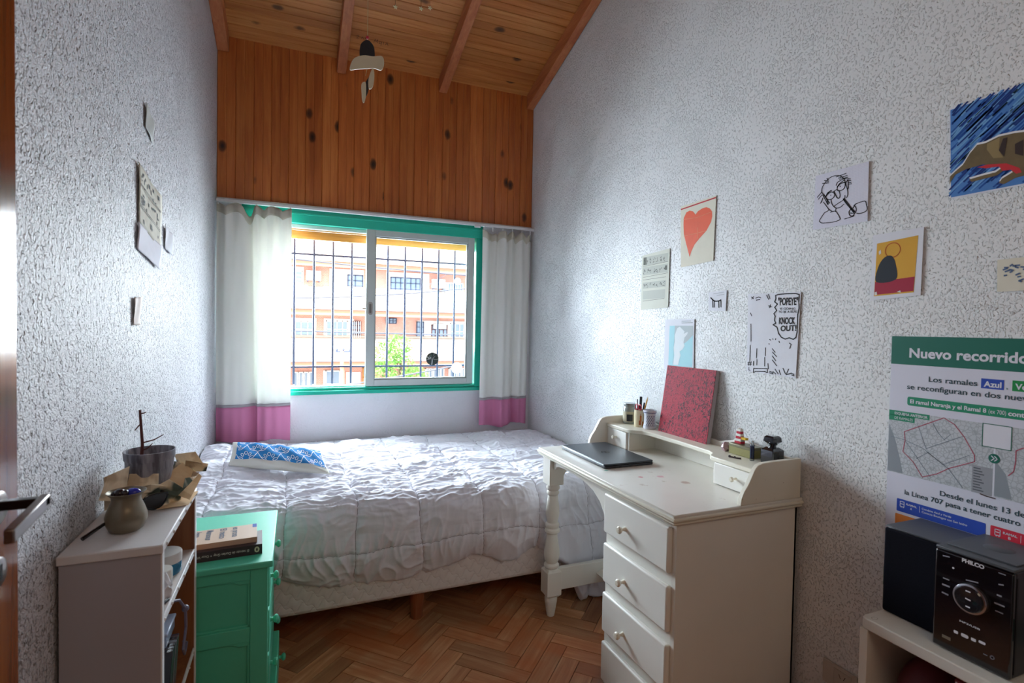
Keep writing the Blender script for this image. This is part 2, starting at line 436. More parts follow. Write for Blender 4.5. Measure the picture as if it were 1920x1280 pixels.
obj('latch', MB().tube([(.447, D, 1.507), (.432, D - .004, 1.509), (.424, D - .004, 1.503)], .0045, 8), paint('latch_dark', '#4a3d38', .5), win)
shut = thing('roller_shutter', 'orange wooden roller shutter slats lowered a little behind the window top', 'shutter', (.61, D + .1, 1.97))
Msl = wood('shutter_wood', '#a8641f', '#cf8a3a', '#dc9c4e', 0, .5, .2, False)
for z0, z1 in ((1.966, 2.022), (2.024, 2.08)):
    obj('slat', MB().prism([(D + .094, z0), (D + .106, z0), (D + .108, (z0 + z1) / 2), (D + .106, z1), (D + .094, z1), (D + .09, (z0 + z1) / 2)], 0, -.24, 1.24), Msl, shut)
gr = thing('window_grille', 'dark iron security bars standing outside the open window', 'grille', (.61, yo, .95))
Mbar = paint('bar_iron', '#2c2f4a', .5)
for i in range(-1, 10):
    xx = -.011 + .1272 * i
    obj('bar', MB().tube([(xx, yo, .972), (xx, yo, 2.055)], .0078, 8), Mbar, gr)
for z in (1.092, 1.878):
    obj('crossbar', MB().box(-.25, 1.25, yo - .003, yo + .003, z - .006, z + .006), Mbar, gr)
# stickers on the pane
st = obj('window_sticker', MB().lathe([(0, D - .0005), (.047, D - .0005), (.047, D + .0015), (0, D + .0015)], (.92, 0, 1.156), 28, 1), paint('sticker_dark', '#3a4a46', .5), org=(.92, D, 1.156))
tag(st, 'round dark sticker with white leaf shapes low on the window pane', 'sticker')
Fs = Frame((.92, D - .001, 1.156), (1, 0, 0), (0, 0, 1), (0, -1, 0))
strokes('print', Fs, [[(-.044, -.006), (-.02, -.002), (0, .004), (.02, .02), (.036, .03)], [(-.012, .002), (-.026, .03)], [(0, .004), (-.004, -.04)], [(0, .004), (.02, -.004), (.044, .0)], [(-.026, .03), (-.012, .014), (.006, .022), (.012, .042)], [(-.02, -.002), (-.038, .016)]], .006, flat('sticker_white', '#f2f4f4'), st, .0005)
def wsticker(x, z, r, lab):
    o = obj('window_sticker', MB().lathe([(0, D - .0005), (r * .93, D - .0005), (r, D + .0005), (r, D + .0015), (0, D + .0015)], (x, 0, z), 22, 1), fabric('sticker_pale', '#f8f8f8', .85, 0), org=(x, D, z)); tag(o, lab, 'sticker')
wsticker(1.105, 1.088, .042, 'white round sticker in the lower right corner of the window pane')
wsticker(1.10, 1.726, .026, 'small white round sticker high on the right of the window pane')
# curtain rail
cr = thing('curtain_rail', 'long white curtain rail running under the wooden wall cladding', 'rail', (.61, D - .06, 2.15))
obj('rail', MB().box(XL + .005, XR - .005, D - .075, D - .05, 2.133, 2.15), M_white, cr, bevel=.002)
for xx in (-.4, .61, 1.62):
    obj('bracket', MB().box(xx - .01, xx + .01, D - .06, D - .016, 2.149, 2.156), M_white, cr)
obj('end_stop', MB().box(1.20, 1.245, D - .085, D - .07, 2.118, 2.134), M_white, cr, bevel=.002)
# curtains
M_cur = fabric('cream_curtain_cloth', '#f6f6f1', .2, .02)
M_pink = fabric('pink_curtain_cloth', '#de8fb6', .12, .05)
M_seam = fabric('curtain_seam_cloth', '#b9b3b8', .2, .03)
def curtain(label, x0, x1, zt, zb, zseam, prof, sag, side, gl):
    r = thing('curtain', label, 'curtain', ((x0 + x1) / 2, D - .07, zt), 'window curtains')
    yc = D - .068
    def X(u, z):
        k = (zt - z) / (zt - zb); w = 1 + side * k
        return (x0 + (x1 - x0) * (u if side >= 0 else u))
    def P(z0, z1, top=False):
        def fn(u, v):
            z = z0 + (z1 - z0) * v
            if top: z -= sag(u) * (1 - v) ** 2
            k = min(1, (zt - z) / .35)
            dx, dy = prof(u, k, (zt - z) / (zt - zb))
            z += .012 * math.sin(u * 9 + 1) * (1 if z1 == zb and v == 1 else 0)
            return (x0 + (x1 - x0) * u + dx, yc + dy, z)
        return fn
    n = 150
    obj('cloth', MB().grid(P(zt, zseam, True), n, 50), M_cur, r, angle=80, solid=.0012)
    obj('seam_band', MB().grid(P(zseam, zseam - .018), n, 2), M_seam, r, angle=80, solid=.0012)
    obj('hem_band', MB().grid(P(zseam - .018, zb), n, 16), M_pink, r, angle=80, solid=.0012)
    hd = MB().grid(lambda u, v: (lambda p: (p[0], p[1] - .0022, p[2]))(P(zt, zseam, True)(u, v * .045)), n, 4)
    obj('heading_tape', hd, fabric('heading_tape_cloth', '#ddd8ca', .3), r, angle=80, solid=.001)
    for u in gl:
        xx = x0 + (x1 - x0) * u
        obj('glider', MB().box(xx - .004, xx + .004, yc - .004, yc + .004, zt - .012, 2.135), M_white, r)
def profL(u, k, t):
    # two wide bellies with one deep fold between them
    y = .030 * math.sin(PI * min(1, u / .46)) * -1 if u < .46 else -.018 * math.sin(PI * (u - .46) / .54)
    y += .024 * math.exp(-((u - .455) / .035) ** 2)
    y += (1 - .75 * k) * .016 * math.sin(u * 2 * PI * 5.5) + .004 * math.sin(u * 2 * PI * 7 + t)
    if u > .5: y += -.012 * (u > .5) * min(1, (u - .5) / .05)
    return (.03 * math.exp(-((u - .47) / .05) ** 2) * t, y)
def sagL(u): return .030 * (1 - abs(math.cos(u * PI * 4.0))) + .06 * math.exp(-((u - .43) / .05) ** 2)
curtain('cream curtain with pink hem hanging left of the window', -.452, -.028, 2.128, .645, .884, profL, sagL, 0, (.02, .25, .52, .75, .98))
def profR(u, k, t):
    y = -.022 * math.sin(u * 2 * PI * 2.6 + .4) * (.5 + .5 * k) + (1 - .6 * k) * .014 * math.sin(u * 2 * PI * 6 + 1) - .006 * math.sin(u * 2 * PI * 5.2 + 1.5 * t)
    if u > .66: y += .022 * t * min(1, (u - .66) / .04)
    return (-.012 * t * (1 - u), y)
def sagR(u): return .034 * (1 - abs(math.cos(u * PI * 5.0))) + .03 * math.exp(-((u - .2) / .06) ** 2)
curtain('cream curtain with pink hem hanging right of the window', 1.268, 1.655, 2.112, .660, .872, profR, sagR, 0, (.03, .2, .4, .6, .8, .98))

# ------------------------------------------------------------------ BED
bed = thing('bed', 'single bed base with quilted fabric sides on wooden legs under the window', 'bed', (.59, 3.05, 0))
def quilt_mat():
    m = NT('quilted_bed_fabric'); v = m.coord(True)
    sep = m.n('ShaderNodeSeparateXYZ'); m.l(v, sep.inputs[0])
    u = m.math('MULTIPLY', sep.outputs[0], 1 / .085); w = m.math('MULTIPLY', sep.outputs[2], 1 / .06)
    wob = m.math('MULTIPLY', m.math('SINE', m.math('MULTIPLY', sep.outputs[0], 2 * PI / .0425)), .12)
    a = m.math('ABSOLUTE', m.math('SINE', m.math('MULTIPLY', m.math('ADD', m.math('ADD', u, w), wob), PI / 1)))
    b = m.math('ABSOLUTE', m.math('SINE', m.math('MULTIPLY', m.math('SUBTRACT', m.math('SUBTRACT', u, w), wob), PI / 1)))
    h = m.math('POWER', m.math('MINIMUM', a, b), .4)
    m.bump(h, .55, .006); m.color(lin('#e6e0e0')); m.p(rough=.85, spec=.2); return m.m
M_q = quilt_mat()
obj('base', MB().box(-.445, 1.63, 2.372, 3.735, .155, .36), M_q, bed, bevel=.02, seg=3)
obj('mattress', MB().box(-.445, 1.63, 2.44, 3.735, .36, .575), M_q, bed, bevel=.045, seg=4)
Mleg = wood('bed_leg_wood', '#7a3f25', '#9a5a3a', '#ad7050', 2, .45, .1, False)
for lx, ly in ((-.36, 2.47), (.545, 2.47), (1.52, 2.47), (-.36, 3.6), (.545, 3.6), (1.52, 3.6)):
    obj('leg', MB().lathe([(.024, 0), (.028, .006), (.038, .155)], (lx, ly, 0), 20), Mleg, bed)

def vnoise(x, y, seed=0):
    xi, yi = np.floor(x).astype(int), np.floor(y).astype(int); xf, yf = x - xi, y - yi
    def g(a, b):
        h = (a * 374761393 + b * 668265263 + seed * 974711) & 0x7fffffff
        h = ((h ^ (h >> 13)) * 1274126177) & 0x7fffffff; h = h ^ (h >> 16)
        an = (h % 6283) / 1000.0; return np.cos(an), np.sin(an)
    def dot(a, b, dx, dy):
        gx, gy = g(a, b); return gx * dx + gy * dy
    u = xf ** 3 * (xf * (xf * 6 - 15) + 10); v = yf ** 3 * (yf * (yf * 6 - 15) + 10)
    n0 = dot(xi, yi, xf, yf) * (1 - u) + dot(xi + 1, yi, xf - 1, yf) * u
    n1 = dot(xi, yi + 1, xf, yf - 1) * (1 - u) + dot(xi + 1, yi + 1, xf - 1, yf - 1) * u
    return (n0 * (1 - v) + n1 * v) * 1.4
def ridged(x, y, seed): return (1 - np.abs(vnoise(x, y, seed)) * 1.6).clip(0, 1) ** 2

def comforter():
    nu, nv = 560, 400
    xs = np.linspace(-.452, 1.672, nu + 1)
    def zbot(x):
        return float(np.interp(x, [-.45, -.1, 0, .2, .48, .62, .78, .9, 1.0, 1.12, 1.2, 1.27, 1.36, 1.45, 1.68], [.34, .335, .32, .27, .265, .29, .335, .295, .285, .31, .27, .23, .03, .012, .012]))
    P = np.zeros((nv + 1, nu + 1, 3)); N = np.zeros_like(P); SS = np.zeros((nv + 1, nu + 1)); FR = np.zeros_like(SS)
    for i, x in enumerate(xs):
        yf = 2.335 + .012 * math.sin(x * 5); R = .13
        yf += .022 * min(1, max(0, (x - .98) / .14))
        zb = zbot(x); ztop = .612
        pts = [(3.735, ztop - .012)]
        for y in np.linspace(3.70, yf + R, 12): pts.append((y, ztop))
        for a in np.linspace(0, PI / 2, 10)[1:]: pts.append((yf + R - R * math.sin(a), ztop - R + R * math.cos(a)))
        zz = ztop - R
        for t in np.linspace(0, 1, 12)[1:]:
            pts.append((yf - .018 * math.sin(PI * t) + (.03 * t * t if x < 1.2 else -.03 * t), zz + (zb - zz) * t))
        # tuck of the hem
        pts.append((pts[-1][0] + .02, zb - .001 + .004)); pts.append((pts[-1][0] + .03, zb + .02))
        pts = np.array(pts); d = np.r_[0, np.cumsum(np.hypot(*np.diff(pts, axis=0).T))]
        s = np.linspace(0, d[-1], nv + 1)
        y = np.interp(s, d, pts[:, 0]); z = np.interp(s, d, pts[:, 1])
        ty, tz = np.gradient(y), np.gradient(z); ln = np.hypot(ty, tz) + 1e-9
        P[:, i, 0] = x; P[:, i, 1] = y; P[:, i, 2] = z
        N[:, i, 1] = tz / ln; N[:, i, 2] = -ty / ln
        SS[:, i] = s; FR[:, i] = np.clip((s - (3.735 - yf - R) - .08) / .12, 0, 1)
    Xg = P[:, :, 0]; s = SS
    wx = Xg + .02 * vnoise(Xg * 5, s * 5, 3); ws = s + .018 * vnoise(Xg * 4, s * 6, 4)
    # quilting seams
    fx = ((wx - .25) / .29); fs = ((ws - 1.235) / .30)
    dxs = np.abs(fx - np.round(fx)) * .29; dss = np.abs(fs - np.round(fs)) * .30
    puff = .020 * (1 - np.exp(-(dxs / .05))) * (1 - np.exp(-(dss / .05)))
    crease = -.006 * np.exp(-(dxs / .006) ** 2) - .006 * np.exp(-(dss / .006) ** 2)
    top = 1 - FR
    ampl = .75 + .5 * vnoise(Xg * 2.2, s * 2.2, 9)
    w1 = .011 * ridged(Xg * 4.2 + .6 * vnoise(Xg * 3, s * 3, 1), s * 15 + 1.0 * vnoise(Xg * 3, s * 4, 5), 11)
    w2 = .007 * ridged(Xg * 9 + s * 3, s * 30 + 1.6 * vnoise(Xg * 6, s * 6, 6), 12)
    w3 = .006 * ridged(Xg * 22 + 1.5 * vnoise(Xg * 5, s * 5, 7), s * 8, 13)
    topw = (w1 * 1.2 + w2 * 1.5) * ampl + w3 * .7
    # front: gathers fanning out below each seam
    gath = np.exp(-np.abs(dss) / .045)
    f1 = .012 * ridged(Xg * 19 + 1.2 * vnoise(Xg * 4, s * 6, 8), s * 4.5, 14) * (.35 + gath)
    f2 = .010 * ridged(Xg * 8 + s * 4, s * 9 + vnoise(Xg * 6, s * 6, 2), 15)
    f3 = .004 * ridged(Xg * 34, s * 12, 16) * gath
    fr = f1 + f2 + f3
    d = puff + crease + topw * top + fr * FR
    gx = np.exp(-dxs / .03) * .005 * ridged(Xg * 6, s * 42, 21); d += gx
    # pillow hidden under the cover at the head of the bed, and swell towards the wall
    d += .085 * np.exp(-(((Xg + .34) / .22) ** 2 + ((s - .52) / .38) ** 2)) * top
    d += .012 * vnoise(Xg * 2.5, s * 2.5, 30) * top
    big = np.clip((Xg - 1.2) / .2, 0, 1) * FR
    d += big * .03 * vnoise(Xg * 9 + s * 2, s * 2, 31)
    edge = np.clip((s.max(axis=0)[None, :] - s) / .05, 0, 1); d *= edge * .8 + .2
    wallf = np.clip(s / .05, 0, 1); d *= wallf
    d = np.where(s < .16, np.minimum(d, .005), d)
    P += N * d[:, :, None]
    P[:, :, 2] = np.maximum(P[:, :, 2], .006); P[:, :, 1] = np.minimum(P[:, :, 1], 3.75)
    P[:, :, 1] = np.where(P[:, :, 0] > 1.08, np.maximum(P[:, :, 1], 2.304 + .01 * FR * vnoise(Xg * 14, s * 5, 40)), P[:, :, 1])
    P[:, :, 0] = P[:, :, 0].clip(-.455, 1.68)
    mb = MB(); mb.v = [tuple(p) for p in P.reshape(-1, 3)]
    n1 = nu + 1
    mb.f = [(j * n1 + i, j * n1 + i + 1, (j + 1) * n1 + i + 1, (j + 1) * n1 + i) for j in range(nv) for i in range(nu)]
    o = obj('comforter', mb, fabric('white_cotton', '#e6e6f0', 0, .03, 500, .08), org=(.6, 2.4, .3), angle=180)
    tag(o, 'rumpled white quilted comforter spread over the bed and hanging down its side', 'comforter')
    # stitched seam lines
    sm = MB()
    def at(si, xi):
        return Vector(P[si, xi]) + Vector(N[si, xi]) * .0006
    for j in range(1, nv):
        pass
    lines = []
    for kx in range(-3, 6):
        col = []
        for j in range(6, nv - 16, 2):
            i = int(np.argmin(np.abs(fx[j] - kx)))
            if abs(fx[j, i] - kx) < .02 and 0 < i < nu: col.append(at(j, i))
        lines.append(col)
    for ks in range(-4, 3):
        row = []
        for i in range(2, nu - 2, 2):
            j = int(np.argmin(np.abs(fs[:, i] - ks)))
            if abs(fs[j, i] - ks) < .02 and 3 < j < nv - 16: row.append(at(j, i))
        lines.append(row)
    for l in lines:
        if len(l) > 4: sm.tube(l, .0011, 4)
    obj('seam_stitching', sm, fabric('seam_thread', '#a5a2ac', 0), o, angle=180)
    return P
CP = comforter()
def cover_z(x, y):
    q = CP.reshape(-1, 3); k = np.argmin((q[:, 0] - x) ** 2 + (q[:, 1] - y) ** 2 + (q[:, 2] < .5) * 9); return float(q[k, 2])

def pillow():
    BL, BR, TR, TL = (Vector(p) for p in ((-.303, 2.95, .668), (.168, 2.756, .634), (.136, 2.985, .70), (-.298, 3.10, .755)))
    nm = (BR - BL).cross(TL - BL).normalized()
    def base(u, v): return BL * (1 - u) * (1 - v) + BR * u * (1 - v) + TR * u * v + TL * (1 - u) * v
    def thick(u, v):
        a = max(0, 1 - abs(2 * u - 1) ** 2.6); b = max(0, 1 - abs(2 * v - 1) ** 2.6)
        return .042 * (a * b) ** .5
    def surf(u, v, side=1, h=0):
        p = base(u, v); cu = 1 + .05 * (1 - abs(2 * v - 1))
        edge = min(u, 1 - u, v, 1 - v)
        p = p + (base(.5, .5) - p) * (.05 * math.sin(PI * u) * (abs(2 * v - 1)) + .05 * math.sin(PI * v) * abs(2 * u - 1)) * .6
        wr = .004 * math.sin(u * 23 + v * 9) * min(1, edge * 8)
        return p + nm * (side * (thick(u, v) + wr) * (1 if side > 0 else .7) + .016 + h)
    loc = tuple(base(.5, .5))
    r = thing('throw_pillow', 'blue and white leaf patterned cushion with linen border lying on the bed', 'pillow', loc)
    mb = MB().grid(lambda u, v: surf(u, v), 60, 40).grid(lambda u, v: surf(u, v, -1), 60, 40)
    obj('cover', mb, fabric('linen_border', '#d9d6cd', 0, .04, 350, .25), r, angle=180)
    a0, a1, b0, b1 = .06, .985, .17, .985
    obj('blue_panel', MB().grid(lambda u, v: surf(a0 + (a1 - a0) * u, b0 + (b1 - b0) * v, 1, .0009), 60, 40), fabric('blue_cotton', '#2d7fc1', 0, .12, 300, .2, nscale=30), r, angle=180)
    st = MB()
    def rib(pts, w):
        pts = smooth_line(pts, 4)
        pts = [p for p in pts if 0 <= p[0] <= 1 and 0 <= p[1] <= 1]
        for a, b in zip(pts, pts[1:]):
            d = Vector(b) - Vector(a)
            if d.length < 1e-6 or d.length > .1: continue
            d.normalize(); q = Vector((-d.y * .155, d.x * .45)).normalized() * 1.0; q = Vector((q.x * w / .45, q.y * w / .155)) * .5
            cs = [Vector(a) - q - d * .003, Vector(b) - q + d * .003, Vector(b) + q + d * .003, Vector(a) + q - d * .003]
            st.add([surf(a0 + (a1 - a0) * min(1, max(0, c.x)), b0 + (b1 - b0) * min(1, max(0, c.y)), 1, .0016) for c in cs], [(0, 1, 2, 3)])
    def leaf(cx, cy, ang, L, w):
        pts = []
        for k in range(13):
            t = 2 * PI * k / 12; px = L * (1 + math.cos(t)) / 2; py = w * math.sin(t)
            pts.append((cx + px * math.cos(ang) - py * math.sin(ang), cy + (px * math.sin(ang) + py * math.cos(ang)) * 1.45))
        rib(pts, .0075)
    KX, KY = 1 / .45, 1 / .155
    def curve(pts, w=.0034): rib([(a * KX, b * KY) for a, b in pts], w)
    def petal(cx, cy, ang, L, w):
        curve([(cx + L * (1 + math.cos(t)) / 2 * math.cos(ang) - w * math.sin(t) * math.sin(ang), cy + L * (1 + math.cos(t)) / 2 * math.sin(ang) + w * math.sin(t) * math.cos(ang)) for t in np.linspace(0, 2 * PI, 11)])
    for row in range(3):
        for colm in range(-1, 5):
            cx = .055 + .118 * colm + (.059 if row % 2 else 0); cy = -.004 + .062 * row
            for an, L0, L1, w_ in ((90, .030, .022, .0075), (58, .026, .022, .006), (122, .026, .022, .006), (22, .018, .026, .006), (158, .018, .026, .006)):
                a_ = math.radians(an); bx_, by_ = cx + L0 * math.cos(a_), cy + L0 * math.sin(a_)
                curve([(cx, cy), (bx_, by_)], .0036); petal(bx_, by_, a_, L1, w_)
            if row < 2:
                for sg in (-1, 1): curve([(cx + sg * .040, cy + .012), (cx + sg * .05, cy + .034), (cx + sg * .059, cy + .056)], .003)
    obj('leaf_print', st, fabric('white_print', '#eceff4', 0), r, smooth=False)
pillow()

# ------------------------------------------------------------------ GREEN DRESSER
def dresser():
    x0, x1, y0, y1, H = -.445, -.075, 1.80, 2.27, .65
    r = thing('dresser', 'green painted chest of drawers squeezed between bookcase and bed', 'dresser', (-.25, 2.03, 0))
    obj('top', MB().box(x0 - .005, x1 + .015, y0 - .012, y1 + .012, H - .02, H), M_green, r, bevel=.004)
    b = MB(); b.box(x0, x1, y1 - .018, y1, .03, H - .02); b.box(x0, x0 + .012, y0, y1, .03, H - .02); b.box(x0, x1 - .02, y0, y1, .03, .05)
    obj('carcass', b, M_green, r)
    # near side: stiles, rails and two recessed panels with an arched head
    def side(name_y):
        s = MB(); ya, yb = name_y
        s.box(x1 - .05, x1, ya, yb, 0.0, H - .02); s.box(x0, x0 + .05, ya, yb, 0.0, H - .02)
        s.box(x0 + .05, x1 - .05, ya, yb, H - .055, H - .02); s.box(x0 + .05, x1 - .05, ya, yb, .40, .445); s.box(x0 + .05, x1 - .05, ya, yb, .03, .09)
        return s
    obj('side_frame', side((y0, y0 + .02)), M_green, r, bevel=.002)
    for za, zb in ((.445, H - .055), (.09, .40)):
        pa, pb = x0 + .05, x1 - .05
        obj('side_panel', MB().box(pa, pb, y0 + .010, y0 + .018, za, zb), M_green, r)
        arch = [(pa, zb)] + [(pa, zb - .012), (pa + .03, zb - .014), (pa + .05, zb - .004), (pb - .05, zb - .004), (pb - .03, zb - .014), (pb, zb - .012)] + [(pb, zb)]
        obj('panel_moulding', MB().prism(arch, 1, y0 + .003, y0 + .011), M_green, r, bevel=.002)
        rl = MB(); rl.box(pb - .008, pb, y0 + .004, y0 + .011, za, zb - .012); rl.box(pa, pb, y0 + .004, y0 + .011, za, za + .007)
        obj('panel_bead', rl, M_green, r, bevel=.002)
    for k in range(4):
        z0 = .045 + k * .147; dx = .02 if k == 0 else 0
        d = obj('drawer', MB().box(x1 - .02, x1 + .004 + dx, y0 + .028, y1 - .024, z0, z0 + .137), M_green, r, bevel=.004)
        for yy in (1.90, 2.17):
            obj('knob', MB().lathe([(0.009, 0), (.006, .004), (.006, .010), (.013, .015), (.014, .020), (.010, .025), (0, .027)], (x1 + .003 + dx, yy, z0 + .070), 14, 0), M_green, d)
dresser()
def books():
    # lower: dark spine
    def book(label, c, L, Wd, t, z0, ang, cover, pages):
        ca, sa = math.cos(ang), math.sin(ang)
        r = thing('book', label, 'book', (c[0], c[1], z0), 'books on the green dresser')
        def slab(a0, a1, b0, b1, z0, z1):
            q = [(c[0] + ca * a - sa * b, c[1] + sa * a + ca * b) for a, b in ((a0, b0), (a1, b0), (a1, b1), (a0, b1))]
            return MB().hexa([(p[0], p[1], z0) for p in q], [(p[0], p[1], z1) for p in q])
        h = Wd / 2
        obj('pages', slab(-L / 2 + .003, L / 2 - .003, -h + .001, h - .003, z0 + .0015, z0 + t - .0015), pages, r)
        cv = slab(-L / 2, L / 2, -h, h, z0, z0 + .0015); s2 = slab(-L / 2, L / 2, -h, h, z0 + t - .0015, z0 + t); s3 = slab(-L / 2, L / 2, -h - .0012, -h + .001, z0, z0 + t)
        for s in (s2, s3): cv.add(s.v, s.f)
        obj('cover', cv, cover, r, bevel=.0006)
        top = Frame((c[0], c[1], z0 + t), (-ca, -sa, 0), (sa, -ca, 0), (0, 0, 1))      # read from the wall side
        spine = Frame((c[0] + sa * (h + .0012), c[1] - ca * (h + .0012), z0 + t / 2), (-ca, -sa, 0), (0, 0, -1), (sa, -ca, 0))
        return r, top, spine
    Mp = paint('book_pages', '#e6dccb', .8)
    ang = .055
    r, t, s = book('dark spined paperback lying lowest on the green dresser', (-.205, 1.915), .215, .125, .032, .650, ang, paint('dark_brown_cover', '#3a2a30', .45), Mp)
    w = flat('spine_white', '#d8d3cc')
    lettering('El retrato de Dorian Gray', s, -.070, .030, -.004, .0085, w, r, bold=.01, slant=.15)
    fill('mark', s, [circ(.036, 0, .0018, 10)], w, r, .0006)
    lettering('Oscar Wilde', s, .042, .085, -.004, .0085, w, r)
    fill('emblem', s, [[(-.092 + .0075 * math.cos(a), .0095 * math.sin(a)) for a in np.linspace(0, 2 * PI, 18)[:-1]]], flat('emblem_cream', '#d9d6b8'), r, .0005)
    fill('emblem', s, [[(-.092 + .0025 * math.cos(a), .0052 * math.sin(a)) for a in np.linspace(0, 2 * PI, 14)[:-1]]], flat('emblem_dark', '#3a2f30'), r, .0008)
    r, t, s = book('tan paperback with grey lettering lying on the dark spined book', (-.222, 1.935), .215, .125, .017, .682, ang + .012, paint('tan_cover', '#c9ab92', .5), Mp)
    g = flat('cover_lettering_grey', '#6d7280')
    for txt, u in (('es prosa', -.035), ('El resto', .002), ('Mansour', .041), ('Joyce', .075)):
        F2 = Frame(t.P(u, -.052), tuple(t.v), tuple(-t.u), (0, 0, 1))
        lettering(txt, F2, 0, .088 if txt != 'Joyce' else .05, 0, .020, g, r, bold=.03)
    fill('blue_corner', t, [rect(-.107, -.062, -.094, -.030)], flat('corner_blue', '#3a5db0'), r, .0004)
books()

# ------------------------------------------------------------------ BOOKCASE
M_lil = paint('lilac_white_shelf_paint', '#a9a6ae', .5, .05, 4, .12, 30, wear=('#8f898c', 22, .72))
M_brown = wood('shelf_inside_wood', '#6b3d22', '#8b5632', '#9c6740', 2, .5, .1, False, 1.4)
BZ = .90
bc = thing('bookcase', 'narrow grey white bookcase against the left wall, open towards the room', 'bookcase', (-.36, 1.57, 0))
bx0, bx1, by0, by1 = -.452, -.27, 1.355, 1.788
obj('top', MB().box(bx0 - .003, bx1 + .004, by0 - .006, by1 + .002, BZ - .02, BZ), paint('bookcase_top_paint', '#d6d3d4', .5, .06, 6, .15, 25, wear=('#a79c96', 30, .70)), bc, bevel=.003)
obj('side_panel', MB().box(bx0, bx1, by0, by0 + .018, 0, BZ - .02), M_lil, bc, bevel=.001)
obj('side_panel', MB().box(bx0, bx1, by1 - .018, by1, 0, BZ - .02), M_brown, bc, bevel=.001)
obj('back_panel', MB().box(bx0, bx0 + .006, by0 + .018, by1 - .018, .02, BZ - .02), M_brown, bc)
for z in (.725, .43, .12):
    s = obj('shelf', MB().box(bx0 + .006, bx1 - .004, by0 + .018, by1 - .018, z - .016, z), M_brown if z < .7 else paint('shelf_pale', '#c9beb8', .5), bc)
    obj('edge_strip', MB().box(bx1 - .004, bx1, by0 + .018, by1 - .018, z - .017, z + .001), M_white, s, bevel=.0008)
pins = MB()
for z in (BZ - .01, .717, .422):
    for yy in np.linspace(by0 + .03, by1 - .03, 6): pins.ball((bx1 + .004 if z > .8 else bx1, yy, z), .0042, 8, 5)
obj('pin', pins, paint('pin_white', '#cfcac8', .4), bc, kind='stuff')
obj('front_edge', MB().box(bx1 - .001, bx1 + .002, by0, by0 + .018, 0, BZ - .02), M_white, bc)
obj('front_edge', MB().box(bx1 - .001, bx1 + .002, by1 - .018, by1, 0, BZ - .02), M_white, bc)

def vase():
    c = (-.364, 1.475, BZ)
    r = thing('brass_vase', 'small tarnished metal vase with flared rim on the bookcase top', 'vase', c)
    pr = [(0, 0), (.026, 0), (.034, .006), (.041, .022), (.042, .036), (.036, .055), (.029, .072), (.030, .082), (.040, .092), (.0385, .0925), (.0275, .082), (.0265, .072), (.03, .055), (0, .05)]
    obj('body', MB().lathe(pr, c, 32), paint('tarnished_metal', '#857a68', .36, .3, 25, .15, 40, metal=.6), r)
    t = tag(obj('bead_cluster', MB().ball((c[0] - .012, c[1] - .004, BZ + .088), .012, 12, 8).ball((c[0] - .022, c[1] + .004, BZ + .084), .010).ball((c[0], c[1] - .01, BZ + .09), .008), paint('dark_beads', '#2b1c22', .25), org=(c[0], c[1], BZ + .08)), 'dark glossy beads poking out of the metal vase', 'beads')
    t = tag(obj('blue_lighter', MB().ball((c[0] + .012, c[1] + .003, BZ + .086), .014, 14, 8, (1.25, .8, .8)), paint('cobalt_plastic', '#2a2fb0', .25), org=(c[0] + .012, c[1], BZ + .08)), 'cobalt blue rounded item in the mouth of the metal vase', 'trinket')
vase()
def sunglasses():
    r = thing('sunglasses', 'dark sunglasses lying folded open on the bookcase behind the vase', 'sunglasses', (-.385, 1.58, BZ))
    Mg = paint('sunglass_frame', '#14161c', .2); Ml = glass('sunglass_lens', (.10, .13, .16))
    A = Vector((-.415, 1.55, BZ + .004)); B = Vector((-.318, 1.615, BZ + .004)); d = (B - A).normalized(); nn = Vector((-d.y, d.x, 0)); up = Vector((0, 0, 1)) * .95 - nn * .3
    for k, cc in enumerate((A + d * .022, B - d * .022)):
        ring = []
        shp = [(-.026, .040), (-.020, .012), (0, .000), (.020, .010), (.027, .040), (.0, .045)]
        pts = [cc + d * a + up * b for a, b in smooth_line(shp + [shp[0]], 4)]
        obj('rim', MB().tube(pts, .0022, 6, False), Mg, r)
        obj('lens', MB().add([tuple(p) for p in pts[:-1]], [tuple(range(len(pts) - 1))]), paint('lens_dark', '#1a2026', .08, coat=.5), r, smooth=False)
    obj('bridge', MB().tube([A + d * .046 + up * .034, A + d * .058 + up * .040, B - d * .046 + up * .034], .0028, 8), Mg, r)
    obj('temple', MB().tube([A + up * .042 - d * .004, A - d * .02 + nn * -.08 + Vector((0, 0, .03)), A + Vector((-.015, -.135, .006))], [.0035, .0035, .0045], 8), Mg, r)
    obj('temple', MB().tube([B + up * .042 + d * .003, B + nn * .04 + Vector((0, 0, .04)), B + Vector((-.055, .09, .008))], [.0035, .0035, .0045], 8), Mg, r)
sunglasses()
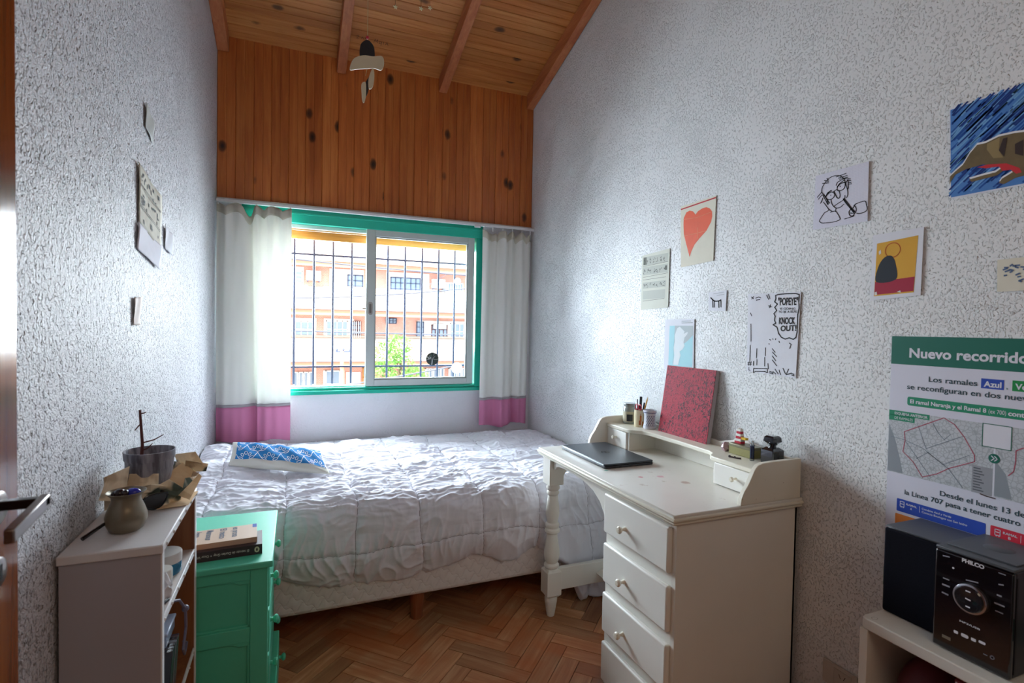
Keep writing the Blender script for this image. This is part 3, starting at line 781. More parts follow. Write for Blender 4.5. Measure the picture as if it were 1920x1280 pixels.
def pot():
    c = (-.366, 1.70, BZ + .006)
    r = thing('flower_pot', 'grey streaked plastic flower pot with a bare twig on the bookcase', 'plant pot', (c[0], c[1], BZ))
    pr = [(.038, 0), (.052, .07), (.053, .072), (.054, .085), (.056, .09), (.0565, .108), (.059, .112), (.0605, .134), (.058, .134), (.053, .112), (.05, .10), (0, .1)]
    mm = NT('grey_pot_plastic'); v = mm.coord(); st = mm.noise(mm.map(v, (1, 1, .12)), 60, 3, .6)
    mm.color(mm.mix(mm.ramp(st, [(.4, 0), (.65, 1)]), lin('#5a5966'), lin('#a5a4b0'))); mm.p(rough=.45)
    obj('pot', MB().lathe(pr, c, 40), mm.m, r)
    obj('soil', MB().lathe([(0, .103), (.053, .101)], c, 24), paint('dry_soil', '#5b4a40', .95, .2, 60, .5, 90), r)
    Mt = paint('twig_bark', '#5a2c28', .7, .2, 60)
    b = Vector((-.386, 1.70, BZ + .105)); 
    obj('twig', MB().tube([b, b + Vector((.003, 0, .05)), b + Vector((.0, 0, .10)), b + Vector((-.003, 0, .145))], [.0045, .004, .0035, .003], 8), Mt, r)
    for a, e, m in (((.003, 0, .055), (.052, 0, .075), (.03, 0, .062)), ((-.002, 0, .135), (.012, 0, .139), (.006, 0, .136)), ((.0, 0, .108), (-.014, -.002, .09), (-.007, 0, .1)), ((.004, 0, .035), (.026, 0, .052), (.015, 0, .04))):
        obj('twig', MB().tube([b + Vector(a), b + Vector(m), b + Vector(e)], [.0022, .0018, .0012], 6), Mt, r)
    # crumpled newspaper nest
    rr = random.Random(5)
    pm = NT('crumpled_newsprint'); v = pm.coord(); c1 = pm.mix(pm.ramp(pm.noise(v, 14, 3), [(.42, 0), (.5, 1)]), lin('#cdb89c'), lin('#f2e2c8'))
    c2 = pm.mix(pm.ramp(pm.noise(v, 9, 2), [(.6, 0), (.63, 1)]), c1, lin('#5d6a62')); c3 = pm.mix(pm.ramp(pm.noise(pm.map(v, (1, 1, 1), (3, 1, 2)), 11, 2), [(.62, 0), (.66, 1)]), c2, lin('#3a3532'))
    pm.color(c3); pm.p(rough=.85, spec=.2)
    n = 26; rows = 6; mb = MB(); R = []
    cx, cy = c[0] + .012, c[1] - .005
    for j in range(rows):
        t = j / (rows - 1)
        for k in range(n):
            a = 2 * PI * k / n; rad = (.060 + .022 * t + (.022 if j == 0 else 0)) + rr.uniform(-.008, .010) * (1 if j else .5)
            hgt = .085 * t + rr.uniform(-.010, .012) * (j > 0)
            if math.cos(a) > .6: hgt *= .7; rad += .015 * t
            if math.sin(a) < -.5: hgt *= .75
            x = max(cx + rad * math.cos(a), XL + .004); R.append((x, cy + rad * math.sin(a), BZ + .002 + hgt))
    mb.add(R, [(j * n + k, j * n + (k + 1) % n, (j + 1) * n + (k + 1) % n, (j + 1) * n + k) for j in range(rows - 1) for k in range(n)])
    pw_ = thing('crumpled_paper', 'crumpled brown newspaper wrapped around the grey flower pot', 'paper', (c[0], c[1], BZ))
    obj('wrap', mb, pm.m, pw_, smooth=False, solid=.0008)
    z = BZ
    def flap(q, mat, bendz=.006):
        q = [Vector(p) for p in q]
        obj('flap', MB().grid(lambda u, v: q[0] * (1 - u) * (1 - v) + q[1] * u * (1 - v) + q[2] * u * v + q[3] * (1 - u) * v + Vector((0, 0, bendz * math.sin(PI * u) * math.sin(2 * PI * v))), 6, 6), mat, pw_, smooth=False, solid=.0008)
    Mk = paint('kraft_brown', '#e8cba2', .8, .08, 20)
    flap([(-.352, 1.665, z + .05), (-.262, 1.64, z + .01), (-.248, 1.745, z + .045), (-.30, 1.76, z + .085)], Mk)
    flap([(-.33, 1.60, z + .004), (-.262, 1.62, z + .002), (-.255, 1.73, z + .006), (-.33, 1.72, z + .006)], Mk, .003)
    flap([(-.285, 1.72, z + .10), (-.235, 1.765, z + .075), (-.245, 1.80, z + .045), (-.30, 1.79, z + .05)], pm.m)
    flap([(-.45, 1.63, z + .09), (-.40, 1.64, z + .11), (-.405, 1.645, z + .03), (-.452, 1.64, z + .0)], pm.m)
    flap([(-.453, 1.60, z + .04), (-.44, 1.625, z + .095), (-.395, 1.63, z + .115), (-.40, 1.61, z + .03)], pm.m)
    flap([(-.41, 1.625, z + .004), (-.33, 1.615, z + .006), (-.335, 1.65, z + .085), (-.40, 1.65, z + .09)], pm.m, .012)
    flap([(-.32, 1.76, z + .11), (-.27, 1.78, z + .11), (-.25, 1.785, z + .07), (-.31, 1.78, z + .06)], pm.m)
pot()
def case_contents():
    z = .725
    def jar(label, x, y, R, h, lid, body):
        r = thing('cream_jar', label, 'jar', (x, y, z), 'jars in the bookcase')
        obj('body', MB().lathe([(R * .93, 0), (R, .004), (R, h * .52), (R * .98, h * .55)], (x, y, z), 32), body, r)
        obj('lid', MB().lathe([(R * .98, h * .55), (R * 1.03, h * .56), (R * 1.03, h * .96), (R, h), (0, h)], (x, y, z), 32), lid, r)
    Mlid = paint('jar_lid_grey', '#cfccca', .35)
    jar('large blue cosmetic jar with pale lid on the upper bookcase shelf', -.318, 1.625, .040, .056, Mlid, paint('blue_jar', '#1d6d93', .25))
    jar('small white cosmetic jar beside the large blue jar', -.305, 1.515, .026, .055, paint('pale_lid', '#d5d3cc', .4), paint('white_jar', '#c9cdd0', .35))
    rr = random.Random(3)
    mb = MB().ball((-.302, 1.445, z + .034), .036, 24, 16, (.9, 1.05, .95))
    mb.v = [(v[0] + .006 * math.sin(v[1] * 190 + v[2] * 90), v[1] + .004 * math.sin(v[2] * 210), max(z + .001, v[2] + .007 * math.sin(v[0] * 230 + v[1] * 120))) for v in mb.v]
    tag(obj('cloth_bundle', mb, fabric('white_rag', '#cfcdd0'), org=(-.302, 1.445, z), angle=60), 'bunched white cloth on the upper bookcase shelf', 'cloth')
    tag(obj('black_pen', MB().tube([(-.30, 1.40, z + .004), (-.276, 1.455, z + .004)], .0035, 8), M_black, org=(-.29, 1.42, z)), 'thin black pen near the front of the upper bookcase shelf', 'pen')
    z = .43
    cols = ['#2b2a30', '#4a4b55', '#1d1d22', '#777a86', '#35303a', '#5d5560']
    y = 1.50; names = ['black', 'slate grey', 'very dark', 'light grey', 'dark plum', 'mauve grey']
    ords = ['nearest the camera', 'second', 'third', 'fourth', 'fifth', 'last']
    for i in range(6):
        t = .013; lean = .05
        r = tag(obj('disc_case', MB().hexa([(-.42, y, z), (-.285, y, z), (-.285, y + t, z), (-.42, y + t, z)], [(-.42, y + lean, z + .12), (-.285, y + lean, z + .12), (-.285, y + t + lean, z + .12), (-.42, y + t + lean, z + .12)]), paint('disc_case_%d' % i, cols[i], .25), org=(-.35, y, z), bevel=.001),
                '%s thin case leaning on the lower bookcase shelf, %s' % (names[i], ords[i]), 'disc case', 'thin cases on the lower bookcase shelf')
        y += t + .002
    bx = thing('plastic_box', 'clear bluish plastic box on top of the leaning thin cases', 'box', (-.33, 1.59, z + .13))
    obj('body', MB().box(-.415, -.300, 1.560, 1.665, z + .124, z + .155), paint('bluish_clear_plastic', '#8fa3c0', .15, .2, 40), bx, bevel=.004)
    obj('lid', MB().box(-.418, -.297, 1.557, 1.668, z + .155, z + .163), paint('bluish_lid', '#aebbd2', .15), bx, bevel=.003)
    cbl = MB().tube(smooth_line([(-.33, 1.47, z + .255), (-.288, 1.50, z + .27), (-.268, 1.56, z + .245), (-.264, 1.60, z + .20), (-.266, 1.60, z + .15), (-.266, 1.57, z + .10), (-.268, 1.61, z + .07), (-.268, 1.635, z + .09), (-.275, 1.61, z + .1)], 5) if False else [(-.33, 1.47, z + .255), (-.29, 1.50, z + .272), (-.270, 1.55, z + .250), (-.264, 1.595, z + .205), (-.264, 1.605, z + .15), (-.266, 1.58, z + .105), (-.268, 1.61, z + .075), (-.268, 1.64, z + .09), (-.272, 1.62, z + .105)], .0035, 8)
    cbl.ball((-.264, 1.595, z + .205), .009)
    tag(obj('headphone_cable', cbl, paint('cable_violet_grey', '#6d6a80', .4), org=(-.27, 1.57, z + .2)), 'violet grey cable dangling in front of the lower bookcase shelf', 'cable')
case_contents()

# ------------------------------------------------------------------ DESK
DZ = .805
def desk():
    r = thing('desk', 'cream painted writing desk with drawers, hutch and turned legs', 'desk', (1.4, 1.84, 0))
    Mt = NT('cream_desktop'); v = Mt.coord(True)
    base = Mt.mix(Mt.noise(v, 5, 4), lin('#d9d5cc'), lin('#e6e2da'))
    stn = Mt.mix(Mt.ramp(Mt.noise(v, 16, 4, .6), [(.66, 0), (.72, 1)]), base, lin('#c3b5a8')); 
    for k, (cx, cy, rr, hx) in enumerate(((1.28, 1.74, .009, '#c8566a'), (1.36, 1.72, .013, '#d79aa6'), (1.40, 1.62, .016, '#b39486'), (1.20, 1.87, .007, '#3f9a86'), (1.33, 1.66, .006, '#b7a98f'))):
        dv = Mt.n('ShaderNodeVectorMath', operation='DISTANCE'); Mt.l(v, dv.inputs[0]); dv.inputs[1].default_value = (cx, cy, DZ)
        d = Mt.math('ADD', dv.outputs['Value'], Mt.math('MULTIPLY', Mt.noise(v, 90, 3), .016))
        stn = Mt.mix(Mt.ramp(d, [(rr + .006, .85), (rr + .011, 0)]), stn, lin(hx))
    Mt.color(stn); Mt.p(rough=.3)
    x0, x1, y0, y1 = 1.108, 1.682, 1.328, 2.355
    Mw = paint('cream_worn_edge', '#e4dfcf', .38, .05, 6, .05, 30, wear=('#a3907c', 55, .66))
    obj('top', MB().box(x0 + .006, x1, y0 + .006, y1 - .006, DZ - .014, DZ), Mt.m, r, bevel=.004)
    obj('top_moulding', MB().box(x0, x1, y0, y1, DZ - .022, DZ - .010).box(x0 + .006, x1, y0 + .006, y1 - .006, DZ - .034, DZ - .022), Mw, r, bevel=.004)
    px0, px1, py0, py1 = 1.134, 1.668, 1.345, 1.752
    pd = MB(); pd.box(px0, px1, py1 - .018, py1, .0, DZ - .034); pd.box(px1 - .01, px1, py0, py1, .0, DZ - .034); pd.box(px0, px0 + .018, py0 + .018, py1 - .018, .0, DZ - .034)
    obj('pedestal', pd, M_cream, r)
    obj('side_panel', MB().box(px0, px1, py0, py0 + .018, 0, DZ - .034), M_cream, r, bevel=.001)
    Mk = paint('cream_knob', '#e8e2d2', .25)
    Md = paint('cream_drawer_paint', '#eceae4', .36, .03, 5, .05, 30, wear=('#7b7263', 40, .76))
    for k in range(4):
        z1 = .758 - .1935 * k; z0 = z1 - .152
        xf = px0 - .020; ya, yb = 1.362, 1.744
        d = obj('drawer', MB().box(xf, px0 + .001, ya, yb, z0, z1), Md, r, bevel=.007, seg=3)
        prof = [(0.008, 0), (.008, -.004), (.0055, -.010), (.0055, -.016), (.012, -.022), (.014, -.028), (.010, -.034), (0, -.036)]
        obj('knob', MB().lathe(prof, (xf, 1.597, z0 + .062), 18, 0), Mk, d)
    # legs
    for lx in (1.156, 1.632):
        ly = 2.262; h = .0375
        lg = MB(); lg.box(lx - h, lx + h, ly - h, ly + h, .645, DZ - .034)
        prof = [(.026, .645), (.029, .640), (.033, .630), (.033, .622), (.026, .614), (.030, .606), (.030, .598), (.024, .590), (.027, .565), (.032, .53), (.033, .50), (.028, .47), (.025, .458), (.033, .452), (.034, .440), (.030, .432), (.036, .424), (.036, .412), (.027, .404), (.026, .39), (.031, .36), (.037, .32), (.038, .30), (.034, .275), (.027, .262), (.036, .254), (.037, .244), (.030, .236), (.034, .228)]
        lg.lathe(prof[::-1], (lx, ly, 0), 24)
        q = [(lx - h, ly - h), (lx + h, ly - h), (lx + h, ly + h), (lx - h, ly + h)]
        qs = [(lx - .02, ly - .02), (lx + .02, ly - .02), (lx + .02, ly + .02), (lx - .02, ly + .02)]
        qm = [(lx - .028, ly - .028), (lx + .028, ly - .028), (lx + .028, ly + .028), (lx - .028, ly + .028)]
        lg.hexa([(a, b, .112) for a, b in q], [(a, b, .222) for a, b in q]); lg.hexa([(a, b, .100) for a, b in qm], [(a, b, .112) for a, b in q]); lg.hexa([(a, b, .222) for a, b in q], [(a, b, .232) for a, b in qm])
        lg.lathe([(.017, 0), (.019, .006), (.030, .075), (.031, .088), (.027, .100)], (lx, ly, 0), 20)
        obj('leg', lg, M_cream, r, bevel=.0015)
    obj('stretcher', MB().box(1.19, 1.60, 2.25, 2.275, .122, .230), M_cream, r, bevel=.003)
    obj('stretcher', MB().prism([(1.40, .172), (1.425, .160), (1.52, .160), (1.52, .19), (1.425, .19)], 1, 1.752, 2.25), M_cream, r, bevel=.003)
    arch = [(2.224, DZ - .034), (1.752, DZ - .034), (1.752, .60), (1.762, .63), (1.78, .665), (1.81, .70), (1.86, .728), (1.93, .745), (2.02, .752), (2.12, .752), (2.17, .748), (2.19, .742), (2.20, .728), (2.224, .722)]
    obj('apron', MB().prism([(a, b) for a, b in arch], 0, 1.136, 1.154), M_cream, r, bevel=.002)
    sarch = [(1.19, DZ - .034), (1.60, DZ - .034), (1.60, .66), (1.57, .69), (1.5, .72), (1.3, .72), (1.235, .70), (1.215, .672), (1.19, .668)]
    obj('apron', MB().prism([(a, b) for a, b in sarch], 1, 2.27, 2.29), M_cream, r, bevel=.002)
    obj('back_rail', MB().box(1.62, 1.64, 1.752, 2.24, .55, DZ - .034), M_cream, r)
    # hutch
    hz = .945; Z = .91
    sp = [(1.670, DZ), (1.392, DZ), (1.396, .828), (1.408, .852), (1.424, .872), (1.440, .900), (1.452, .922), (1.466, .936), (1.488, .942), (1.54, hz - .001), (1.670, hz)]
    obj('hutch_side', MB().prism(sp, 1, 1.336, 1.354), Mw, r, bevel=.002)
    obj('hutch_side', MB().prism(sp, 1, 2.328, 2.346), M_cream, r, bevel=.002)
    bk = [(1.354, DZ), (2.328, DZ), (2.328, hz), (2.20, hz - .004), (2.14, hz - .02), (2.08, .93), (1.72, .93), (1.66, .945), (1.60, .965), (1.54, .955), (1.48, .94), (1.354, .938)]
    obj('hutch_back', MB().prism([(a, b) for a, b in bk], 0, 1.660, 1.674), M_cream, r, bevel=.002)
    ed = [(1.660, 1.354), (1.660, 2.328), (1.492, 2.328), (1.492, 2.15), (1.500, 2.125), (1.535, 2.09), (1.550, 2.05), (1.556, 1.85), (1.550, 1.66), (1.535, 1.625), (1.500, 1.60), (1.492, 1.58), (1.492, 1.354)]
    obj('hutch_shelf', MB().prism([(a, b) for a, b in ed], 2, Z - .018, Z), Mw, r, bevel=.003)
    for ya, yb in ((2.145, 2.328), (1.354, 1.585)):
        yd = ya if ya > 2 else yb - .012
        obj('hutch_divider', MB().box(1.505, 1.660, yd, yd + .012, DZ, Z - .018), M_cream, r)
        a, b = (ya + .014, yb - .002) if ya > 2 else (ya + .002, yb - .014)
        d = obj('drawer', MB().box(1.496, 1.640, a, b, DZ + .003, Z - .020), Md, r, bevel=.003)
        prof = [(0.006, 0), (.004, -.006), (.004, -.012), (.009, -.017), (.010, -.021), (.007, -.025), (0, -.026)]
        obj('knob', MB().lathe(prof, (1.496, (a + b) / 2, DZ + .048), 16, 0), Mk, d)
desk()
def laptop():
    x0, x1, y0, y1 = 1.205, 1.452, 1.885, 2.275
    r = thing('laptop', 'closed black laptop lying on the cream desk', 'laptop', ((x0 + x1) / 2, (y0 + y1) / 2, DZ))
    Ml = paint('laptop_lid', '#2b333d', .32, .08, 90); Mb = paint('laptop_base', '#23252e', .45)
    obj('base', MB().prism(rrect(x0, y0, x1, y1, .008), 2, DZ + .001, DZ + .011), Mb, r, bevel=.002)
    obj('lid', MB().prism(rrect(x0, y0, x1, y1, .008), 2, DZ + .0125, DZ + .020), Ml, r, bevel=.002)
    obj('silver_edge', MB().box(x0 - .0006, x0 + .002, y0 + .012, y1 - .012, DZ + .0135, DZ + .0165), paint('silver_trim', '#b9c3cc', .25, metal=.8), r)
    pr = MB(); pr.box(x0 + .03, x0 + .055, y0 - .0006, y0 + .002, DZ + .004, DZ + .009); pr.box(x0 + .07, x0 + .082, y0 - .0006, y0 + .002, DZ + .003, DZ + .009)
    obj('port', pr, paint('port_black', '#050507', .5), r)
    F = Frame((1.330, 2.08, DZ + .020), (0, 1, 0), (-1, 0, 0), (0, 0, 1))
    Me = paint('emblem_dark_chrome', '#15181c', .15, metal=.6)
    ring = MB(); ribbon(ring, F, circ(0, 0, .018, 28) + [circ(0, 0, .018, 28)[0]], .002, .0004); e = obj('emblem', ring, Me, r, smooth=False)
    lettering('hp', F, -.010, .010, -.005, .014, Me, r, .0004, .01, .25, name='emblem')
laptop()
HZ = .91
def shelf_items():
    # candle jar
    c = (1.600, 2.283, HZ)
    r = thing('candle_jar', 'glass candle jar with dark label at the left end of the desk hutch', 'candle', c)
    obj('jar', MB().lathe([(.030, 0), (.033, .004), (.033, .078), (.028, .088), (.030, .092), (.030, .096), (.028, .096), (.026, .088), (.030, .076), (.030, .008), (0, .006)], c, 28), paint('jar_glass_grey', '#8f9793', .12, .05, 20, coat=.6), r)
    obj('wax', MB().lathe([(.0335, .012), (.0337, .064)], c, 28), paint('cream_wax', '#b9b29a', .5), r)
    a0 = 3.7
    obj('tag_label', MB().grid(lambda u, v: (c[0] + .0345 * math.cos(a0 + .9 * u), c[1] + .0345 * math.sin(a0 + .9 * u), HZ + .015 + .035 * v), 8, 2), paint('label_dark', '#20242e', .5), r)
    obj('lid_disc', MB().lathe([(.031, .096), (.0315, .099), (.030, .104), (0, .105)], c, 28), paint('jar_lid_metal', '#8c9294', .3, metal=.5), r)
    # pencil cup
    c = (1.597, 2.190, HZ)
    r = thing('pencil_cup', 'cream cup with reddish print holding pens beside the candle jar', 'cup', c)
    obj('cup', MB().lathe([(.026, 0), (.028, .003), (.028, .084), (.0265, .084), (.026, .01), (0, .008)], c, 28), paint('cream_ceramic', '#dccfae', .3), r)
    a0 = 3.75
    for k, (p, q, hx) in enumerate((((.15, .012), (.42, .034), '#a8542a'), ((.25, .030), (.5, .058), '#b9702e'), ((.32, .056), (.40, .068), '#8a3f24'), ((.55, .008), (.8, .03), '#c4803a'))):
        obj('print', MB().grid(lambda u, v: (c[0] + .0284 * math.cos(a0 + 1.3 * (p[0] + (q[0] - p[0]) * u)), c[1] + .0284 * math.sin(a0 + 1.3 * (p[0] + (q[0] - p[0]) * u)), HZ + p[1] + (q[1] - p[1]) * v), 6, 3), paint('cup_print_%d' % k, hx, .4), r)
    def stick(name, label, cat, dx, dy, tx, ty, h, rad, mat, tip=None):
        p0 = Vector((c[0] + dx, c[1] + dy, HZ + .012)); p1 = Vector((c[0] + tx, c[1] + ty, HZ + h)); d = (p1 - p0).normalized()
        o = obj(name, MB().tube([p0, p1], rad, 8), mat, org=tuple(p0)); tag(o, label, cat, 'pens in the cream cup')
        if tip: obj('tip', MB().tube([p1, p1 + d * .014], [rad, .0006], 8), tip, o)
    stick('marker', 'thick black marker standing in the cream cup', 'marker', .004, .004, .01, .008, .148, .0065, M_black)
    stick('pencil', 'yellow pencil standing in the cream cup', 'pencil', 0, -.008, .012, -.04, .140, .0032, paint('pencil_yellow', '#d79a22', .4), paint('pencil_tip_wood', '#d2ae7c', .6))
    stick('pen', 'dark blue pen standing in the cream cup', 'pen', .002, -.004, .008, -.024, .122, .0042, paint('pen_navy', '#20243c', .3))
    stick('pen', 'slim grey pen standing in the cream cup beside the marker', 'pen', -.006, .008, .0, .024, .134, .0028, paint('pen_grey', '#5b6068', .3))
    s = thing('scissors', 'scissors with crimson handles standing in the cream cup', 'scissors', (c[0] - .008, c[1], HZ + .012))
    for sg in (-1, 1):
        cc = Vector((c[0] - .010, c[1] + sg * .013, HZ + .098))
        obj('handle', MB().tube([cc + Vector((0, .011 * math.cos(a), .013 * math.sin(a))) for a in np.linspace(0, 2 * PI, 20)], .003, 7, False), paint('crimson_plastic', '#b3243c', .3), s)
        obj('blade', MB().hexa([(c[0] - .011, c[1] - sg * .001, HZ + .012), (c[0] - .009, c[1] - sg * .001, HZ + .012), (c[0] - .009, c[1] - sg * .004, HZ + .012), (c[0] - .011, c[1] - sg * .004, HZ + .012)], [(c[0] - .011, c[1] + sg * .006, HZ + .086), (c[0] - .009, c[1] + sg * .006, HZ + .086), (c[0] - .009, c[1] + sg * .012, HZ + .086), (c[0] - .011, c[1] + sg * .012, HZ + .086)]), paint('steel', '#9aa0a6', .25, metal=.9), s)
    # painted ceramic cup
    c = (1.612, 2.130, HZ)
    r = thing('ceramic_cup', 'white waisted ceramic cup painted with blue flowers beside the pencil cup', 'cup', c)
    obj('cup', MB().lathe([(.029, 0), (.0315, .004), (.0315, .012), (.028, .024), (.0265, .05), (.0275, .07), (.0325, .082), (.0325, .091), (.030, .091), (.025, .07), (.024, .05), (.026, .01), (0, .008)], c, 32), paint('white_glaze', '#d3d6e0', .2), r)
    Mb = paint('cobalt_glaze', '#333b78', .3); pb = MB()
    for k in range(14):
        a = 3.55 + .16 * k if k < 12 else 0
        for j, hgt in enumerate((.022, .030, .038, .046, .054, .062)):
            if k > 9 or (j + k) % 2: continue
            rad = .0295 if hgt < .03 else .0283
            da, dh = .075, .0042
            pts = [(a, hgt - dh), (a + da, hgt), (a, hgt + dh), (a - da, hgt)]
            pb.add([(c[0] + rad * math.cos(t), c[1] + rad * math.sin(t), HZ + q) for t, q in pts], [(0, 1, 2, 3)])
    obj('flower_print', pb, Mb, r, smooth=False)
    for zz in (.014, .079): obj('blue_band', MB().lathe([(.0305 if zz < .05 else .0325, zz), (.0305 if zz < .05 else .0327, zz + .0025)], c, 32), Mb, r)
    # red canvas leaning on the wall
    bl, br = Vector((1.618, 2.070, HZ)), Vector((1.622, 1.755, HZ)); up = Vector((.045, 0, .315)); th_ = Vector((.022, 0, -.003))
    cm = NT('red_painted_canvas'); v = cm.coord()
    n1 = cm.noise(cm.map(v, (1, 1, .75)), 105, 4, .65, 1.2); n2 = cm.noise(v, 8, 3)
    cm.color(cm.mix(cm.ramp(cm.math('ADD', n1, cm.math('MULTIPLY', n2, .25)), [(.62, 0), (.72, 1)]), cm.mix(n2, lin('#a01c34'), lin('#b42c42')), lin('#3c1220'))); cm.p(rough=.6, spec=.25); cm.bump(n1, .5, .004)
    r = thing('painted_canvas', 'red speckled canvas leaning against the wall on the desk hutch', 'canvas', tuple(bl))
    obj('stretcher_frame', MB().hexa([bl + th_ * .12, br + th_ * .12, br + th_, bl + th_], [bl + up + th_ * .12, br + up + th_ * .12, br + up + th_, bl + up + th_]), paint('canvas_side', '#aaa2a6', .7), r)
    obj('painted_front', MB().hexa([bl, br, br + th_ * .12, bl + th_ * .12], [bl + up, br + up, br + up + th_ * .12, bl + up + th_ * .12]), cm.m, r)
    # tin box with block tower
    r = thing('tin_box', 'olive green tin box on the right end of the desk hutch', 'box', (1.635, 1.55, HZ))
    Mti = paint('olive_tin', '#8f8a5a', .35, .12, 30, metal=.4)
    x0, x1, y0, y1 = 1.600, 1.655, 1.492, 1.605
    obj('body', MB().box(x0, x1, y0, y1, HZ, HZ + .034), Mti, r, bevel=.002)
    obj('lid', MB().box(x0 - .001, x1 + .001, y0 - .001, y1 + .001, HZ + .030, HZ + .042), paint('olive_tin_lid', '#77745a', .35, .15, 40, metal=.4), r, bevel=.002)
    z = HZ + .042; cx, cy = 1.628, 1.578
    t = thing('block_tower', 'little red and white toy brick tower with yellow piece on the tin box', 'toy', (cx, cy, z))
    Mr, Mwb, My = paint('brick_red', '#b81f35', .25), paint('brick_white', '#e3e0da', .25), paint('brick_yellow', '#e0b414', .25)
    for k, (m_, hw) in enumerate(((Mr, .016), (Mwb, .016), (Mr, .013), (Mwb, .0125), (Mr, .011), (Mwb, .0105))):
        obj('brick', MB().box(cx - hw * .7, cx + hw * .7, cy - hw, cy + hw, z + k * .0095, z + k * .0095 + .0092), m_, t, bevel=.0008)
    obj('stud', MB().lathe([(.0035, 0), (.0035, .003), (0, .003)], (cx, cy + .005, z + .0567), 10).lathe([(.0035, 0), (.0035, .003), (0, .003)], (cx, cy - .005, z + .0567), 10), Mwb, t)
    obj('brick', MB().box(cx - .008, cx + .008, cy - .036, cy - .012, z + .018, z + .027), My, t, bevel=.0008)
    rr = random.Random(2)
    mb = MB().ball((1.612, 1.632, HZ + .018), .019, 9, 6, (1, .95, 1)); mb.v = [(v[0] + rr.uniform(-.003, .003), v[1] + rr.uniform(-.003, .003), max(HZ, v[2] + rr.uniform(-.003, .003))) for v in mb.v]
    tag(obj('pink_crystal', mb, paint('rose_quartz', '#b59aa0', .25, .25, 60), org=(1.612, 1.632, HZ), smooth=False), 'rough pink crystal lump in front of the tin box', 'crystal')
    c = (1.588, 1.478, HZ)
    v_ = thing('glass_vial', 'slim glass vial of dark blue grains standing in front of the tin box', 'vial', c)
    obj('glass', MB().lathe([(.0075, 0), (.008, .002), (.008, .058), (.006, .062), (.006, .068), (0, .068)], c, 18), glass('vial_glass', (.85, .9, .95)), v_)
    obj('grains', MB().lathe([(.0065, .008), (.0068, .055), (0, .056)], c, 16), paint('navy_grains', '#30365c', .6, .3, 120), v_)
    obj('stopper', MB().lathe([(.006, .068), (.006, .074), (0, .075)], c, 14), paint('cork_pale', '#b9c0c6', .3), v_)
    k = MB().tube([(1.545, 1.545, HZ + .003), (1.553, 1.52, HZ + .003), (1.562, 1.505, HZ + .003)], .003, 6).ball((1.545, 1.545, HZ + .004), .005, 8, 5).ball((1.556, 1.53, HZ + .003), .004, 8, 5)
    tag(obj('dried_sprig', k, paint('sprig_dark', '#453c40', .7), org=(1.55, 1.53, HZ)), 'small dark dried sprig lying on the hutch shelf near the vial', 'sprig')
    c = (1.622, 1.418, HZ)
    r = thing('ink_bottle', 'square black ink bottle with faceted stopper at the hutch right end', 'bottle', c)
    Mi = paint('black_glass', '#17171f', .08, .1, 20, coat=1)
    q = lambda h, z0: [(c[0] + a * h, c[1] + b * h, HZ + z0) for a, b in ((-1, -1), (1, -1), (1, 1), (-1, 1))]
    obj('body', MB().hexa(q(.026, 0), q(.028, .008)).hexa(q(.028, .008), q(.028, .052)).hexa(q(.028, .052), q(.016, .062)), Mi, r, smooth=False, bevel=.003, seg=3)
    obj('neck', MB().lathe([(.013, .060), (.013, .070), (.017, .071), (.017, .075), (.013, .076)], c, 18), Mi, r)
    obj('stopper', MB().hexa(q(.014, .075), q(.0205, .081)).hexa(q(.0205, .081), q(.0205, .098)).hexa(q(.0205, .098), q(.015, .104)), Mi, r, smooth=False, bevel=.002)
shelf_items()

# ------------------------------------------------------------------ RIGHT WALL PAPERS
XP = XR - .004
def sheet(name, label, cat, yl, zt, w, h, mat, corners=None, curl=.004, seed=0, group='papers pinned on the right wall'):
    """a sheet on the right wall; u to the right (towards -Y), v up, metres, from its top-left corner"""
    F = Frame((XP, yl, zt), (0, -1, 0), (0, 0, 1), (-1, 0, 0))
    r = thing(name, label, cat, (XP, yl - w / 2, zt - h / 2), group)
    cs = corners or [(0, 0), (w, 0), (w, -h), (0, -h)]
    q = [Vector(c) for c in cs]
    def P(u, v):
        a = q[0] * (1 - u) * (1 - v) + q[1] * u * (1 - v) + q[2] * u * v + q[3] * (1 - u) * v
        return F.P(a.x, a.y, 0)
    mb = MB().grid(P, 2, 2)
    obj('sheet', mb, mat, r, smooth=False, solid=.0006)
    F = Frame((XP - .0004, yl, zt), (0, -1, 0), (0, 0, 1), (-1, 0, 0)); 
    return r, F
mm = lambda L: [[(a / 1000, -b / 1000) for a, b in l] for l in L]
